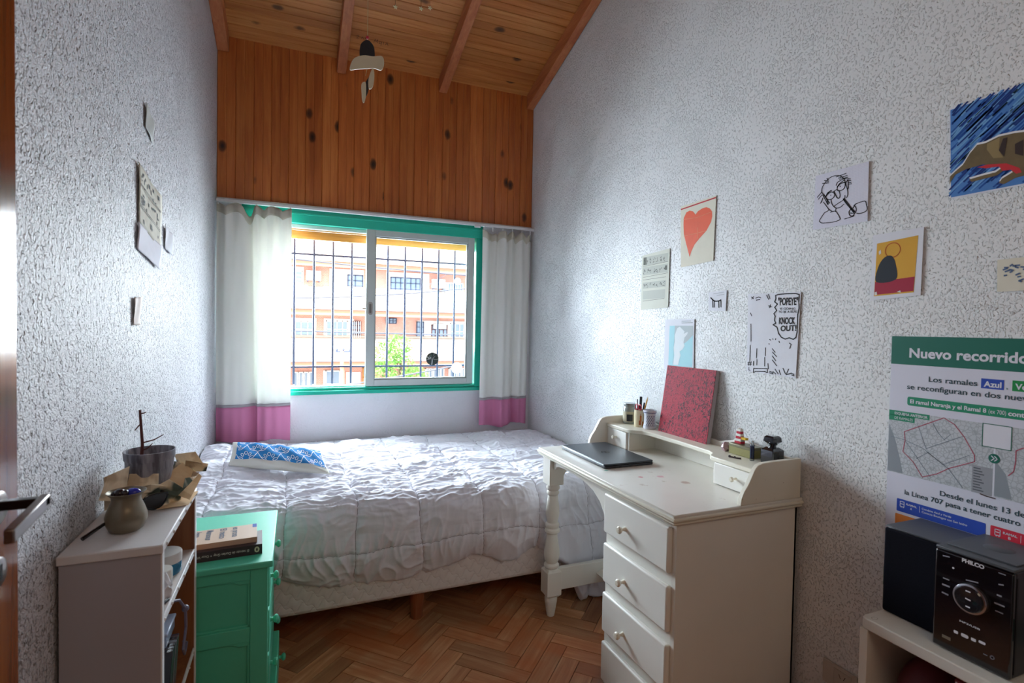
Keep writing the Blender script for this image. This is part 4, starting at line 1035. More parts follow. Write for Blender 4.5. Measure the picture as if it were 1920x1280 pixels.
MAN = [[(27,65),(29,50),(40,34),(56,23),(76,21),(94,27),(107,41),(112,54),(119,74),(122,93),(118,104)],[(29,35),(52,39)],[(36,27),(52,34)],[(45,22),(51,29)],[(79,26),(114,23)],[(87,32),(118,31)],[(91,37),(120,37)],[(107,39),(129,45)],[(118,46),(131,51)],[(121,54),(132,57)],[(121,60),(134,62)],[(111,60),(120,47),(123,73),(119,75)],[(80,55),(85,45),(103,40)],[(83,61),(92,51),(107,44)],[(84,70),(86,60),(97,52),(110,53),(112,62),(106,73),(93,75),(84,70)],[(94,60),(95,62)],[(43,84),(50,72),(64,68)],[(46,78),(62,67)],[(44,86),(51,77),(64,73),(74,80),(73,92),(63,97),(51,95),(44,86)],[(61,82),(62,84)],[(71,73),(84,68)],[(74,74),(80,88),(85,97),(93,99),(95,89),(91,75)],[(63,99),(66,112),(73,123),(83,131),(97,131),(110,123)],[(73,124),(88,117),(110,107),(112,95)],[(106,105),(114,118),(132,142),(145,159)],[(109,105),(119,117),(136,141),(148,155)],[(108,105),(116,117),(134,142),(147,157)],[(27,65),(44,88),(54,112)],[(32,77),(42,94),(52,113)],[(37,76),(49,96),(59,110)],[(32,86),(28,100)],[(11,79),(27,65)],[(15,87),(30,74)],[(24,103),(32,88)],[(35,101),(47,117),(57,131)],[(57,131),(50,136),(40,139),(23,161),(26,168),(36,173),(70,176),(96,173),(96,164),(89,152),(80,141),(62,141)],[(83,131),(80,139)],[(57,131),(68,139)],[(141,142),(147,133),(151,131),(179,128),(185,141),(188,155),(182,162),(166,165),(154,162)],[(128,152),(132,146),(143,142)],[(128,152),(130,162),(135,167),(144,167),(145,159)],[(133,157),(141,160)],[(144,167),(142,170),(114,173)],[(144,134),(151,144),(152,154),(148,161)]]
def papers():
    # ballpoint drawing on squared paper
    gm = NT('squared_paper'); v = gm.coord(); sp = gm.n('ShaderNodeSeparateXYZ'); gm.l(v, sp.inputs[0])
    ln = gm.math('MINIMUM', gm.math('ABSOLUTE', gm.math('SINE', gm.math('MULTIPLY', sp.outputs[1], PI / .005))), gm.math('ABSOLUTE', gm.math('SINE', gm.math('MULTIPLY', sp.outputs[2], PI / .005))))
    gm.color(gm.mix(gm.ramp(ln, [(.08, 1), (.22, 0)]), lin('#dcdcea'), lin('#c5c6da'))); gm.p(rough=.8)
    r, F = sheet('ink_drawing', 'ink drawing of a bald man with glasses holding a handle on squared paper', 'drawing', 1.328, 1.945, .19, .19, gm.m, [(.002, -.003), (.188, -.004), (.19, -.194), (-.002, -.19)])
    strokes('ink_line', F, mm(MAN), .0026, M_ink, r)
    # heart
    r, F = sheet('heart_drawing', 'tall paper with a large orange red heart under a red line', 'drawing', 2.035, 1.98, .23, .285, M_paperold, [(.007, -.001), (.234, .001), (.227, -.280), (.018, -.289)])
    H = [(109,58),(123,46),(152,38),(177,38),(198,48),(212,64),(215,84),(208,109),(181,143),(140,169),(107,194),(88,222),(77,247),(65,216),(48,174),(33,131),(29,87),(30,59),(47,36),(69,32),(92,40)]
    fill('heart', F, mm([H]), paint('heart_orange', '#e0501f', .6, .08, 30), r, .0003, False)
    strokes('red_line', F, mm([[(10, 15), (232, 8)]]), .006, flat('line_red', '#b8383c'), r, .0005)
    strokes('fold_line', F, mm([[(28, 65), (115, 73), (214, 65)], [(34, 144), (126, 144), (181, 143)], [(125, 120), (126, 168)]]), .0022, flat('fold_pale', '#e58a66'), r, .0006, False)
    # comic strips
    r, F = sheet('comic_strip', 'aged newspaper strip of small cartoon panels left of the heart', 'clipping', 2.322, 1.79, .222, .292, paint('newsprint_green', '#d6d8cc', .85, .05, 18), [(0, -.008), (.222, .002), (.220, -.285), (.0, -.292)])
    rr = random.Random(11); g = flat('print_grey', '#6b6d66'); dk = flat('print_dark', '#2e2f2d'); lt = flat('print_pale', '#c0c4bb')
    fill('panel', F, [rect(.012, -.112, .21, -.070), rect(.012, -.062, .21, -.018), rect(.012, -.182, .20, -.150), rect(.016, -.238, .195, -.194)], lt, r, .0003)
    ink = MB()
    for row, z0 in ((0, -.055), (1, -.108), (2, -.178)):
        for k in range(7):
            u = .02 + k * .027 + rr.uniform(-.004, .004)
            for m in range(5):
                a = (u + rr.uniform(-.004, .008), z0 + rr.uniform(0, .022)); b = (a[0] + rr.uniform(-.008, .008), a[1] + rr.uniform(-.006, .010)); ribbon(ink, F, [a, b], .0022, .0006)
    obj('cartoon_ink', ink, dk, r, smooth=False)
    fill('dark_square', F, [rect(.014, -.058, .040, -.020), rect(.19, -.10, .206, -.078)], g, r, .0005)
    strokes('panel_rule', F, [[(.012, -.066), (.212, -.060)], [(.012, -.122), (.212, -.116)], [(.012, -.136), (.20, -.134)], [(.016, -.246), (.19, -.240)]], .0016, g, r, .0005, False)
    # map
    r, F = sheet('map_print', 'small printed map of a pale country on light blue sea', 'map', 2.12, 1.452, .205, .25, M_paper, [(-.001, -.006), (.204, -.005), (.208, -.25), (-.003, -.25)])
    fill('sea', F, mm([[(34, 37), (197, 36), (200, 225), (31, 232)]]), flat('sea_blue', '#a9d8e2'), r, .0002)
    fill('grey_land', F, mm([[(72,36),(197,36),(200,78),(164,106),(138,121),(136,114),(143,91),(160,76),(165,65),(153,67),(136,75),(142,63),(128,54),(107,40),(89,49),(73,83),(75,111),(68,141),(66,215),(63,223),(70,136)]]), flat('land_grey', '#b7c2c6'), r, .0004)
    fill('pale_land', F, mm([[(89,49),(107,40),(128,54),(142,63),(136,75),(153,67),(165,65),(160,76),(143,91),(136,114),(145,128),(132,147),(111,158),(119,176),(109,200),(103,224),(67,224),(73,179),(68,141),(75,111),(73,83)]]), flat('land_pale', '#dfe6ea'), r, .0006)
    strokes('caption_rule', F, mm([[(120, 15), (182, 14)], [(120, 23), (194, 22)]]), .003, flat('caption_grey', '#a3a9ad'), r, .0004, False)
    # little horse card
    r, F = sheet('horse_card', 'small white card with a tiny black four legged animal sketch', 'drawing', 1.830, 1.567, .105, .088, M_paper, [(0, -.004), (.105, 0), (.103, -.088), (.001, -.084)])
    strokes('ink_line', F, [[(.014, -.028), (.024, -.036), (.04, -.044), (.062, -.044), (.074, -.040)], [(.026, -.040), (.028, -.070)], [(.036, -.044), (.036, -.070)], [(.062, -.044), (.064, -.072)], [(.074, -.040), (.076, -.070)]], .005, M_ink, r)
    strokes('caption_rule', F, [[(.03, -.012), (.09, -.008)], [(.05, -.020), (.092, -.017)]], .0018, flat('caption_grey', '#a3a9ad'), r, .0005, False)
    # lettered drawing with the speech bubble (figures left out)
    r, F = sheet('lettered_drawing', 'black ink page with a big speech bubble of hand lettered words', 'drawing', 1.616, 1.54, .24, .315, M_paper, [(.006, .004), (.246, 0), (.236, -.312), (.010, -.306)])
    B = [(131,119),(143,113),(136,101),(139,86),(133,77),(145,65),(136,53),(148,41),(135,32),(140,20),(138,8),(150,5),(181,4),(225,5),(240,10),(239,33),(241,59),(236,82),(236,145),(232,165),(221,172),(204,167),(187,172),(170,166),(157,152),(149,128),(131,119)]
    strokes('bubble_line', F, mm([B]), .0042, M_ink, r, sm=False)
    lettering('"POPEYE"', F, .150, .236, -.045, .028, M_ink, r, bold=.03, rise=-.002)
    lettering('IS GOING', F, .160, .226, -.062, .008, M_ink, r, bold=.01, rise=-.002)
    lettering('TO BE A REAL', F, .153, .234, -.075, .009, M_ink, r, bold=.01)
    lettering('KNOCK', F, .157, .226, -.116, .025, M_ink, r, bold=.035)
    lettering('OUT!', F, .165, .232, -.143, .021, M_ink, r, bold=.035, rise=.003)
    lettering('#1', F, .014, .046, -.281, .019, M_ink, r, bold=.01)
    lettering('L', F, .020, .030, -.302, .014, M_ink, r, bold=.01)
    L = [[(25,116),(28,185)],[(25,201),(25,262)],[(58,213),(57,250)],[(60,256),(60,278)],[(99,208),(99,239)],[(97,245),(98,279)],[(113,268),(115,289)],[(45,292),(110,288),(112,303),(99,300),(57,303),(44,308),(45,292)],[(131,210),(144,224)],[(132,223),(151,239)],[(132,238),(148,255)],[(132,253),(153,274)],[(120,303),(138,306),(135,300),(122,298)],[(219,303),(229,305),(228,299),(220,298)],[(23,8),(35,16)],[(35,7),(25,17)],[(108,46),(121,51)],[(117,42),(112,54)],[(117,175),(122,178)],[(131,172),(133,175)],[(145,171),(144,176)],[(114,192),(117,193)],[(160,181),(162,186)],[(137,297),(150,305)],[(146,287),(161,304)],[(164,289),(171,306)],[(181,281),(192,301)],[(205,282),(196,304),(219,296)],[(205,186),(213,191),(207,206)],[(97,5),(107,22)],[(105,2),(113,19)],[(21,72),(28,84)],[(45,14),(60,10),(70,14)],[(48,22),(66,20)]]
    strokes('ink_line', F, mm(L), .0032, M_ink, r, sm=False)
    # yellow poster: plain stand-in blocks
    r, F = sheet('yellow_poster', 'small yellow print with dark shape and crimson band in a white margin', 'poster', 1.119, 1.705, .146, .205, M_paper, [(0, -.002), (.146, 0), (.144, -.198), (-.002, -.207)])
    fill('yellow_field', F, [[(.014, -.030), (.132, -.022), (.125, -.188), (.010, -.194)]], flat('poster_yellow', '#d9a53c'), r, .0003)
    fill('red_band', F, [[(.012, -.150), (.126, -.142), (.124, -.184), (.011, -.190)]], flat('poster_crimson', '#a52c44'), r, .0005)
    fill('dark_shape', F, [[(.016, -.150), (.020, -.104), (.038, -.076), (.060, -.074), (.072, -.10), (.074, -.146)]], flat('poster_dark', '#2d333c'), r, .0006, True)
    ring = MB(); ribbon(ring, F, circ(.062, -.056, .022, 24) + [circ(.062, -.056, .022, 24)[0]], .003, .0005); obj('orange_ring', ring, flat('poster_orange', '#cf6f34'), r, smooth=False)
    fill('torn_spot', F, [[(.020, -.056), (.026, -.050), (.028, -.062), (.022, -.066)], [(.012, -.182), (.018, -.180), (.020, -.190), (.012, -.192)], [(.078, -.184), (.088, -.180), (.090, -.187)]], flat('torn_white', '#dcd9d6'), r, .0008)
    # small aged blossom print at the frame's edge
    r, F = sheet('blossom_card', 'aged card with blue blossom sprig right of the yellow print', 'card', .796, 1.592, .12, .086, M_paperold, [(0, -.002), (.12, 0), (.12, -.084), (.002, -.085)])
    rr = random.Random(4); bl = MB()
    for k in range(26):
        a = (.012 + rr.uniform(0, .09), -.016 - rr.uniform(0, .045)); ribbon(bl, F, [a, (a[0] + rr.uniform(.003, .008), a[1] + rr.uniform(-.003, .004))], .004, .0006)
    obj('blossom_print', bl, flat('blossom_blue', '#5b6f92'), r, smooth=False)
    # felt-pen animal on blue hatching
    r, F = sheet('animal_drawing', 'felt pen drawing of a long snouted brown animal on blue hatching', 'drawing', .923, 2.023, .40, .255, M_paper, [(.003, .001), (.40, .010), (.40, -.252), (.017, -.252)])
    A = [(11,213),(12,189),(25,178),(42,165),(57,139),(73,121),(92,122),(120,114),(153,116),(185,122),(230,118),(290,124),(330,140),(350,170),(375,205),(340,190),(322,215),(330,235),(308,236),(300,205),(240,205),(200,210),(190,228),(157,230),(135,240),(124,235),(130,225),(152,214),(143,198),(119,214),(64,217),(57,209),(88,206),(116,205),(132,195),(87,177),(50,179),(25,187),(15,202)]
    rr = random.Random(8)
    fill('blue_ground', F, [[(.006, -.004), (.398, .004), (.398, -.248), (.016, -.248)]], flat('ground_blue', '#4d80c4'), r, .0002)
    for nm, hx, nn, h in (('blue_hatching', '#1e4f9c', 210, .0003), ('pale_hatching', '#6fa3d6', 110, .0004), ('navy_hatching', '#17357c', 90, .0005)):
        hb = MB()
        for k in range(nn):
            u = rr.uniform(.0, .36); v = -rr.uniform(0, .235); L_ = rr.uniform(.03, .075)
            a, b = (u, v - .012), (min(u + L_, .398), v - .012 + L_ * rr.uniform(.75, .9)); 
            if b[1] > .003: b = (a[0] + (b[0] - a[0]) * (.003 - a[1]) / (b[1] - a[1]), .003)
            ribbon(hb, F, [(max(a[0], .012), a[1]), b], .0045, h)
        obj(nm, hb, flat(nm, hx), r, smooth=False)
    fill('white_outline', F, mm([[(a + (3 if a > 150 else -3) * 0, b - 5) for a, b in A]]), flat('outline_white', '#e5e6ea'), r, .0007)
    fill('animal', F, mm([A]), paint('felt_brown', '#6b5a3a', .7, .3, 40), r, .0009)
    fill('red_belly', F, mm([[(75,181),(99,180),(138,188),(165,207),(170,219),(159,220),(148,207),(130,205),(123,192),(95,189)]]), flat('felt_red', '#c8323a'), r, .0011)
    fill('pale_flank', F, mm([[(95,125),(122,117),(121,150),(131,171),(110,167),(95,140)]]), flat('felt_tan', '#8f7c55'), r, .0011)
    for q in ([(121,150),(129,122),(138,122),(133,170)],[(154,144),(171,138),(172,179),(155,169)],[(230,130),(260,128),(262,185),(238,190)]): fill('dark_flank', F, mm([q]), flat('felt_dark', '#3a2c2a'), r, .0012)
papers()

def poster():
    r = thing('route_poster', 'large white and green bus route poster on the right wall behind the stereo', 'poster', (XP, .74, 1.0))
    F = Frame((XP - .0005, 0, 0), (0, -1, 0), (0, 0, 1), (-1, 0, 0))
    Y1, Y2 = 1.04, .44
    U = lambda y: -y
    obj('sheet', MB().box(XP - .0005, XP + .001, Y2, 1.05, .622, 1.387), paint('poster_paper', '#d4d5e4', .55, .02, 6), r)
    G = flat('poster_green', '#1d6a5a', .5); G2 = flat('poster_bright_green', '#248a68', .5); Wt = flat('poster_white', '#dcdde8'); Tx = flat('poster_text_dark', '#2a4650'); Bl = flat('poster_blue', '#2a4bb0', .5); Rd = flat('poster_red', '#cf2f44', .5); Og = flat('poster_orange_band', '#d9803a'); Vg = flat('poster_leaf_green', '#1f8a48')
    P = lambda *a: [(U(y), z) for y, z in a]
    fill('green_header', F, [rect(-1.05, 1.303, -Y2, 1.387)], G, r, .0003)
    lettering('Nuevo recorrido', F, -.999, -.722, 1.3255, .028, Wt, r, bold=.03)
    lettering('Los ramales', F, -.945, -.828, 1.2585, .0155, Tx, r, bold=.012)
    fill('blue_tag', F, [rect(-.820, 1.254, -.771, 1.280)], Bl, r, .0003); lettering('Azul', F, -.814, -.776, 1.259, .015, Wt, r, bold=.03)
    lettering(',', F, -.766, -.763, 1.258, .015, Tx, r)
    fill('green_tag', F, [rect(-.754, 1.254, -.690, 1.281)], Vg, r, .0003); lettering('Verde', F, -.748, -.696, 1.259, .015, Wt, r, bold=.03)
    lettering('se reconfiguran en dos nuevos', F, -1.002, -.700, 1.2315, .0155, Tx, r, bold=.012)
    fill('green_bar', F, [rrect(-1.000, 1.183, -.55, 1.209, .006)], G2, r, .0003)
    lettering('El ramal Naranja y el Ramal 8', F, -.992, -.806, 1.1905, .0115, Wt, r, bold=.025)
    lettering('(ex 700)', F, -.801, -.764, 1.1905, .0115, Wt, r, bold=0)
    lettering('continúan', F, -.760, -.690, 1.1905, .0125, Wt, r, bold=.03)
    # schematic map
    mp = NT('poster_map_print'); v = mp.coord(True); vo = mp.n('ShaderNodeTexVoronoi', feature='DISTANCE_TO_EDGE'); mp.l(v, vo.inputs['Vector']); mp.set(vo, 'Scale', 95)
    mp.color(mp.mix(mp.ramp(vo.outputs['Distance'], [(.03, 0), (.10, 1)]), lin('#a3a9b0'), mp.mix(mp.noise(v, 14, 3), lin('#b6bcc2'), lin('#c6cbd2')))); mp.p(rough=.55)
    fill('route_map', F, [rect(-1.05, .975, -Y2, 1.162)], mp.m, r, .0002)
    for q in (((1.049, 1.12), (1.03, 1.075), (1.015, 1.02), (1.005, .977), (1.049, .977)), ((.7825, 1.07), (.76, 1.04), (.745, .978), (.7825, .978))): fill('river', F, [P(*q)], flat('map_grey', '#8f979f'), r, .0003)
    fill('green_caption', F, [rect(-1.05, 1.148, -.939, 1.163), rect(-1.05, 1.133, -.978, 1.149)], G2, r, .0004)
    lettering('ESQUEMA ANTERIOR', F, -1.034, -.944, 1.151, .008, Wt, r, bold=.015); lettering('DE RAMALES', F, -1.034, -.983, 1.137, .008, Wt, r)
    rl = [[(0.903, 1.161), (1.005, 1.103), (1.002, 1.078), (1.007, 1.043), (0.978, 1.019), (0.952, 0.981), (0.915, 1.0), (0.886, 1.023), (0.827, 1.056), (0.828, 1.073), (0.853, 1.117), (0.877, 1.147), (0.903, 1.161)], [(0.70, 1.118), (0.726, 1.115), (0.741, 1.104), (0.741, 1.076), (0.744, 1.051), (0.754, 1.038)]]
    for l in rl: strokes('red_route', F, [P(*l)], .0022, flat('route_red', '#b4566a'), r, .0005, False)
    gl = [[(1.041, 1.082), (1.004, 1.079), (0.953, 1.064), (0.886, 1.02), (0.852, 0.978)], [(0.97, 1.132), (0.945, 1.065), (0.899, 1.093), (0.856, 1.118)], [(1.0, 1.075), (.965, 1.03), (.93, .985)], [(.93, 1.14), (.915, 1.115), (.90, 1.10), (.885, 1.118)], [(.97, 1.03), (.94, 1.055), (.90, 1.03), (.84, 1.07)]]
    strokes('grey_route', F, [P(*l) for l in gl], .0016, flat('route_grey', '#7d8794'), r, .0005, False)
    fill('legend_box', F, [rect(-.832, .974, -.787, 1.047)], flat('legend_grey', '#9a9da5'), r, .0004)
    strokes('legend_rule', F, [[(-.828, z), (-.806 - .004 * (k % 3), z)] for k, z in enumerate(np.linspace(.982, 1.040, 9))], .003, flat('legend_dark', '#5c6169'), r, .0006, False)
    fill('white_divider', F, [rect(-.7865, .975, -.7825, 1.10)], Wt, r, .0004)
    fill('blank_square', F, [rect(-.812, 1.102, -.751, 1.162)], Wt, r, .0005)
    strokes('square_border', F, [[(-.812, 1.102), (-.751, 1.102), (-.751, 1.162), (-.812, 1.162), (-.812, 1.102)]], .002, G, r, .0007, False)
    fill('arrow_disc', F, [circ(-.785, 1.074, .0125)], G, r, .0006)
    strokes('chevron', F, [[(-.791, 1.080), (-.785, 1.074), (-.791, 1.068)], [(-.784, 1.080), (-.778, 1.074), (-.784, 1.068)]], .0022, Wt, r, .0008, False)
    strokes('brown_stain', F, [[(-.812, .974), (-.80, .972), (-.779, .971)]], .003, flat('stain_brown', '#4a3530'), r, .0007, False)
    lettering('Desde el lunes 13 de octubre', F, -.906, -.640, .9415, .0145, Tx, r, bold=.015)
    lettering('la Línea 707 pasa a tener cuatro ramales', F, -.998, -.655, .9175, .0145, Tx, r, bold=.015)
    def band(y0, y1, z0, z1, m_, letter, lines):
        fill('route_band', F, [rrect(-y0, z0, -y1, z1, .003)], m_, r, .0003)
        bu = -y0 + .010
        strokes('bus_icon', F, [[(bu, z1 - .022), (bu, z1 - .007), (bu + .011, z1 - .007), (bu + .011, z1 - .022), (bu, z1 - .022)], [(bu, z1 - .014), (bu + .011, z1 - .014)], [(bu + .002, z1 - .024), (bu + .004, z1 - .024)], [(bu + .008, z1 - .024), (bu + .010, z1 - .024)]], .0018, Wt, r, .0006, False)
        lettering('RAMAL', F, -y0 + .027, -y0 + .056, z1 - .014, .006, Wt, r, bold=.02); lettering(letter, F, -y0 + .038, -y0 + .043, z1 - .024, .007, Wt, r, bold=.02)
        strokes('thin_rule', F, [[(-y0 + .063, z1 - .024), (-y0 + .063, z1 - .006)]], .001, Wt, r, .0006, False)
        for k, (t, e) in enumerate(lines): lettering(t, F, -y0 + .069, e, z1 - .013 - .0095 * k, .0058, Wt, r, bold=.01)
    band(1.019, .797, .862, .900, Bl, 'A', [('Combina Azul y Verde', -.876), ('Conecta Boulogne con San Isidro', -.838)])
    band(.787, .56, .862, .900, Rd, 'B', [])
    fill('route_band', F, [rrect(-1.022, .815, -.797, .854, .003), rrect(-.787, .815, -.56, .854, .003)], Og, r, .0003)
    fill('green_footer', F, [rect(-1.05, .622, -Y2, .680)], G, r, .0003)
poster()

# ------------------------------------------------------------------ LEFT WALL PAPERS
def left_papers():
    XW = XL + .006
    def lsheet(name, label, cat, quad, mat, marks=None, group='papers stuck on the left wall', lift=0):
        q = [Vector((XW, y, z)) for y, z in quad]; r = thing(name, label, cat, tuple(sum(q, Vector()) / 4), group)
        def P(u, v):
            p = q[0] * (1 - u) * (1 - v) + q[1] * u * (1 - v) + q[2] * u * v + q[3] * (1 - u) * v
            p.x += lift * (u ** 2) * (1 - v * .4) + .0015 * math.sin(u * 7 + v * 5); return tuple(p)
        obj('sheet', MB().grid(P, 12, 12), mat, r, angle=180, solid=.0007)
        return r, P
    lsheet('grey_card', 'plain grey card stuck high on the left wall', 'card', [(2.055, 2.10), (2.16, 2.075), (2.155, 1.995), (2.055, 2.02)], paint('card_grey', '#b3b6b4', .6))
    r, P = lsheet('newspaper_cartoon', 'yellowed newspaper cartoon page peeling off the left wall', 'clipping', [(1.968, 1.885), (2.21, 1.835), (2.24, 1.645), (1.978, 1.70)], paint('yellow_newsprint', '#cfcbbd', .8, .06, 20), lift=.012)
    rr = random.Random(9); ink = MB()
    def dab(u, v, w, h):
        ink.add([tuple(Vector(P(a, b)) + Vector((.0012, 0, 0))) for a, b in ((u, v), (u + w, v), (u + w, v + h), (u, v + h))], [(0, 1, 2, 3)])
    for k in range(34): dab(rr.uniform(.06, .85), rr.choice((.08, .2, .42, .5, .78)) + rr.uniform(0, .1), rr.uniform(.02, .1), rr.uniform(.02, .08))
    for v in (.32, .34, .66, .69): dab(.05, v, .88, .010)
    obj('cartoon_ink', ink, M_ink, r, smooth=False)
    lsheet('white_note', 'crumpled white note below the yellowed newspaper cartoon', 'note', [(1.965, 1.70), (2.235, 1.66), (2.23, 1.575), (1.958, 1.615)], paint('note_white', '#dedeea', .8, .05, 30), lift=.010)
    lsheet('torn_note', 'torn pale note right of the crumpled white note', 'note', [(2.328, 1.75), (2.43, 1.735), (2.455, 1.65), (2.335, 1.665)], M_paper, lift=.006)
    lsheet('paper_strip', 'narrow cream paper strip stuck alone below the notes on the left wall', 'note', [(1.925, 1.462), (1.995, 1.467), (1.99, 1.378), (1.92, 1.378)], paint('strip_cream', '#e6d8d2', .7, .1, 30))
left_papers()

# ------------------------------------------------------------------ STEREO, SHELF UNIT, OUTLET
SZ = .625
def shelf_unit():
    r = thing('shelf_unit', 'low white open shelf unit under the stereo by the right wall', 'shelf', (1.55, .70, 0))
    Mw = paint('white_melamine', '#dfdcd4', .4, .03)
    x0, x1, y0, y1 = 1.430, 1.680, .42, .950
    obj('top', MB().prism([(x0, y0), (x0, y1 - .015), (x0 + .004, y1 - .005), (x0 + .015, y1), (x1, y1), (x1, y0)], 2, SZ - .030, SZ), Mw, r, bevel=.003)
    obj('side_panel', MB().box(x0, x1, y1 - .022, y1 - .001, 0, SZ - .030), Mw, r, bevel=.001)
    obj('side_panel', MB().box(x0, x1, y0, y0 + .02, 0, SZ - .030), Mw, r, bevel=.001)
    obj('back_panel', MB().box(x1 - .008, x1, y0 + .02, y1 - .022, .03, SZ - .030), Mw, r)
    obj('shelf', MB().box(x0 + .01, x1 - .008, y0 + .02, y1 - .022, .30, .318), Mw, r)
    rg = MB(); Fx = Frame((1.452, .925, SZ), (1, 0, 0), (0, 1, 0), (0, 0, 1)); ribbon(rg, Fx, [(.009 * math.cos(a), .006 * math.sin(a)) for a in np.linspace(0, 2 * PI, 20)], .0009, .0004)
    obj('ring_mark', rg, paint('ring_mark_grey', '#9a948c', .6), r, smooth=False)
    z = .318
    Mr = paint('dark_red_cloth', '#5a1420', .6, .15, 30); Mr2 = paint('red_binder', '#7c1a28', .45)
    b = thing('red_binder', 'upright dark red binder inside the white shelf unit', 'binder', (1.55, .70, z))
    obj('cover', MB().box(1.462, 1.66, .68, .742, z, z + .255), Mr2, b, bevel=.003); obj('white_label', MB().box(1.4605, 1.4625, .735, .7385, z + .20, z + .25), M_white, b)
    b = thing('red_bag', 'slumped dark red bag at the left inside the white shelf unit', 'bag', (1.56, .83, z))
    obj('body', MB().ball((1.565, .835, z + .115), .11, 24, 14, (.85, .72, 1.0)), Mr, b)
    b = thing('notebook', 'red notebook with cream pages tilted in front of the red bag', 'notebook', (1.47, .80, z + .1))
    q = lambda o: [Vector((1.452, .895, z + .115)) + o, Vector((1.452, .765, z + .175)) + o, Vector((1.50, .765, z + .185)) + o, Vector((1.50, .895, z + .125)) + o]
    obj('pages', MB().hexa(q(Vector((0, 0, -.028))), q(Vector((0, 0, -.004)))), paint('notebook_pages', '#c79a74', .8, .12, 50), b)
    obj('cover', MB().hexa(q(Vector((-.002, 0, -.004))), q(Vector((-.002, 0, .004)))), Mr2, b, bevel=.001)
    b = thing('grey_folder', 'thin grey folder right of the red binder in the shelf unit', 'folder', (1.55, .66, z))
    obj('cover', MB().box(1.455, 1.66, .652, .672, z, z + .235), paint('folder_grey', '#6d6466', .6), b, bevel=.001)
shelf_unit()
def stereo():
    r = thing('speaker', 'black box loudspeaker at the back of the white shelf unit', 'speaker', (1.6, .88, SZ))
    Mt = paint('black_vinyl_wrap', '#4c5056', .4, .06, 120, .1, 400)
    obj('cabinet', MB().box(1.527, 1.675, .802, .946, SZ + .003, SZ + .236), Mt, r, bevel=.004)
    gm = NT('speaker_grille_cloth'); v = gm.coord(); gm.color(gm.mix(gm.noise(v, 300, 2), lin('#0b0c13'), lin('#1a1b24'))); gm.p(rough=.95, spec=.08)
    obj('grille', MB().box(1.516, 1.527, .800, .948, SZ + .002, SZ + .234), gm.m, r, bevel=.006, seg=3)
    obj('top_cap', MB().box(1.520, 1.675, .800, .948, SZ + .236, SZ + .239), Mt, r, bevel=.001)
    for a, b in ((1.54, .82), (1.54, .93), (1.66, .82), (1.66, .93)): obj('foot', MB().lathe([(.006, 0), (.006, .004)], (a, b, SZ), 10), M_black, r)
    r = thing('stereo_unit', 'black compact stereo with round dial and white buttons text', 'stereo', (1.57, .72, SZ))
    xf = 1.469; y0, y1 = .642, .795; z0, z1 = SZ + .004, SZ + .250
    obj('body', MB().box(xf + .012, 1.675, y0, y1, z0, z1 - .006), paint('stereo_body', '#2b2b33', .4), r, bevel=.004)
    obj('front_panel', MB().box(xf, xf + .012, y0 - .001, y1 + .001, z0, z1 - .008), paint('stereo_gloss_black', '#0d0b12', .12, coat=.6), r, bevel=.004)
    obj('top_plate', MB().box(xf + .002, 1.675, y0 - .001, y1 + .001, z1 - .006, z1), Mt, r, bevel=.002)
    obj('disc_lid', MB().box(xf + .030, 1.662, y0 + .008, y1 - .008, z1, z1 + .003), Mt, r, bevel=.001)
    obj('lid_bump', MB().lathe([(.03, 0), (.026, .0015), (0, .002)], (1.58, .72, z1 + .003), 24), Mt, r)
    obj('side_vent', MB().box(xf + .014, xf + .020, y0 - .0016, y0 + .001, z0 + .01, z1 - .02), M_black, r)
    F = Frame((xf - .0005, 0, 0), (0, -1, 0), (0, 0, 1), (-1, 0, 0))
    Mw = flat('panel_white_print', '#d8d6dc'); Mg = flat('panel_grey_print', '#8f8f98')
    lettering('PHILCO', F, -.739, -.695, .856, .009, Mw, r, bold=.04)
    c = (0, .7175, .777)
    Mc = paint('dial_chrome', '#a5a3ab', .2, metal=.85)
    obj('dial', MB().lathe([(.030, xf), (.030, xf - .010), (.027, xf - .013), (.012, xf - .0125), (0, xf - .011)], c, 36, 0), paint('dial_black', '#1a1a20', .15, coat=.6), r)
    obj('dial_ring', MB().lathe([(.0305, xf - .001), (.0335, xf - .001), (.0335, xf - .009), (.0305, xf - .0105)], c, 40, 0), Mc, r)
    Fd = Frame((xf - .014, 0, 0), (0, -1, 0), (0, 0, 1), (-1, 0, 0))
    strokes('dial_print', Fd, [[(-.722, .778), (-.713, .777)], [(-.722, .796), (-.714, .796)], [(-.721, .760), (-.714, .760)]], .003, Mw, r, .0002, False)
    marks = [((.778, .854), (.765, .856), .003), ((.776, .800), (.764, .800), .003), ((.777, .784), (.763, .784), .0045), ((.777, .764), (.765, .763), .004), ((.729, .816), (.706, .820), .003), ((.668, .860), (.656, .860), .0025), ((.667, .834), (.659, .836), .003), ((.669, .809), (.662, .809), .004), ((.673, .789), (.656, .789), .004), ((.671, .772), (.658, .772), .003), ((.690, .662), (.683, .662), .002)]
    for a, b, w in marks: strokes('button_mark', F, [[(-a[0], a[1]), (-b[0], b[1])]], w * .9, Mg, r, .0004, False)
    lettering('MP3/USB', F, -.739, -.698, .712, .004, Mw, r, bold=.02)
    fill('light_dot', F, [circ(-.756, .833, .0025)], Mw, r, .0005)
    fill('icon_mark', F, [rrect(-.750, .679, -.741, .686, .002), rrect(-.735, .679, -.720, .687, .003), rrect(-.715, .680, -.705, .687, .002), rrect(-.700, .683, -.687, .689, .002)], Mw, r, .0005)
    obj('usb_port', MB().box(xf - .0012, xf + .001, .756, .774, .655, .662), paint('usb_metal', '#8d8578', .4, metal=.5), r)
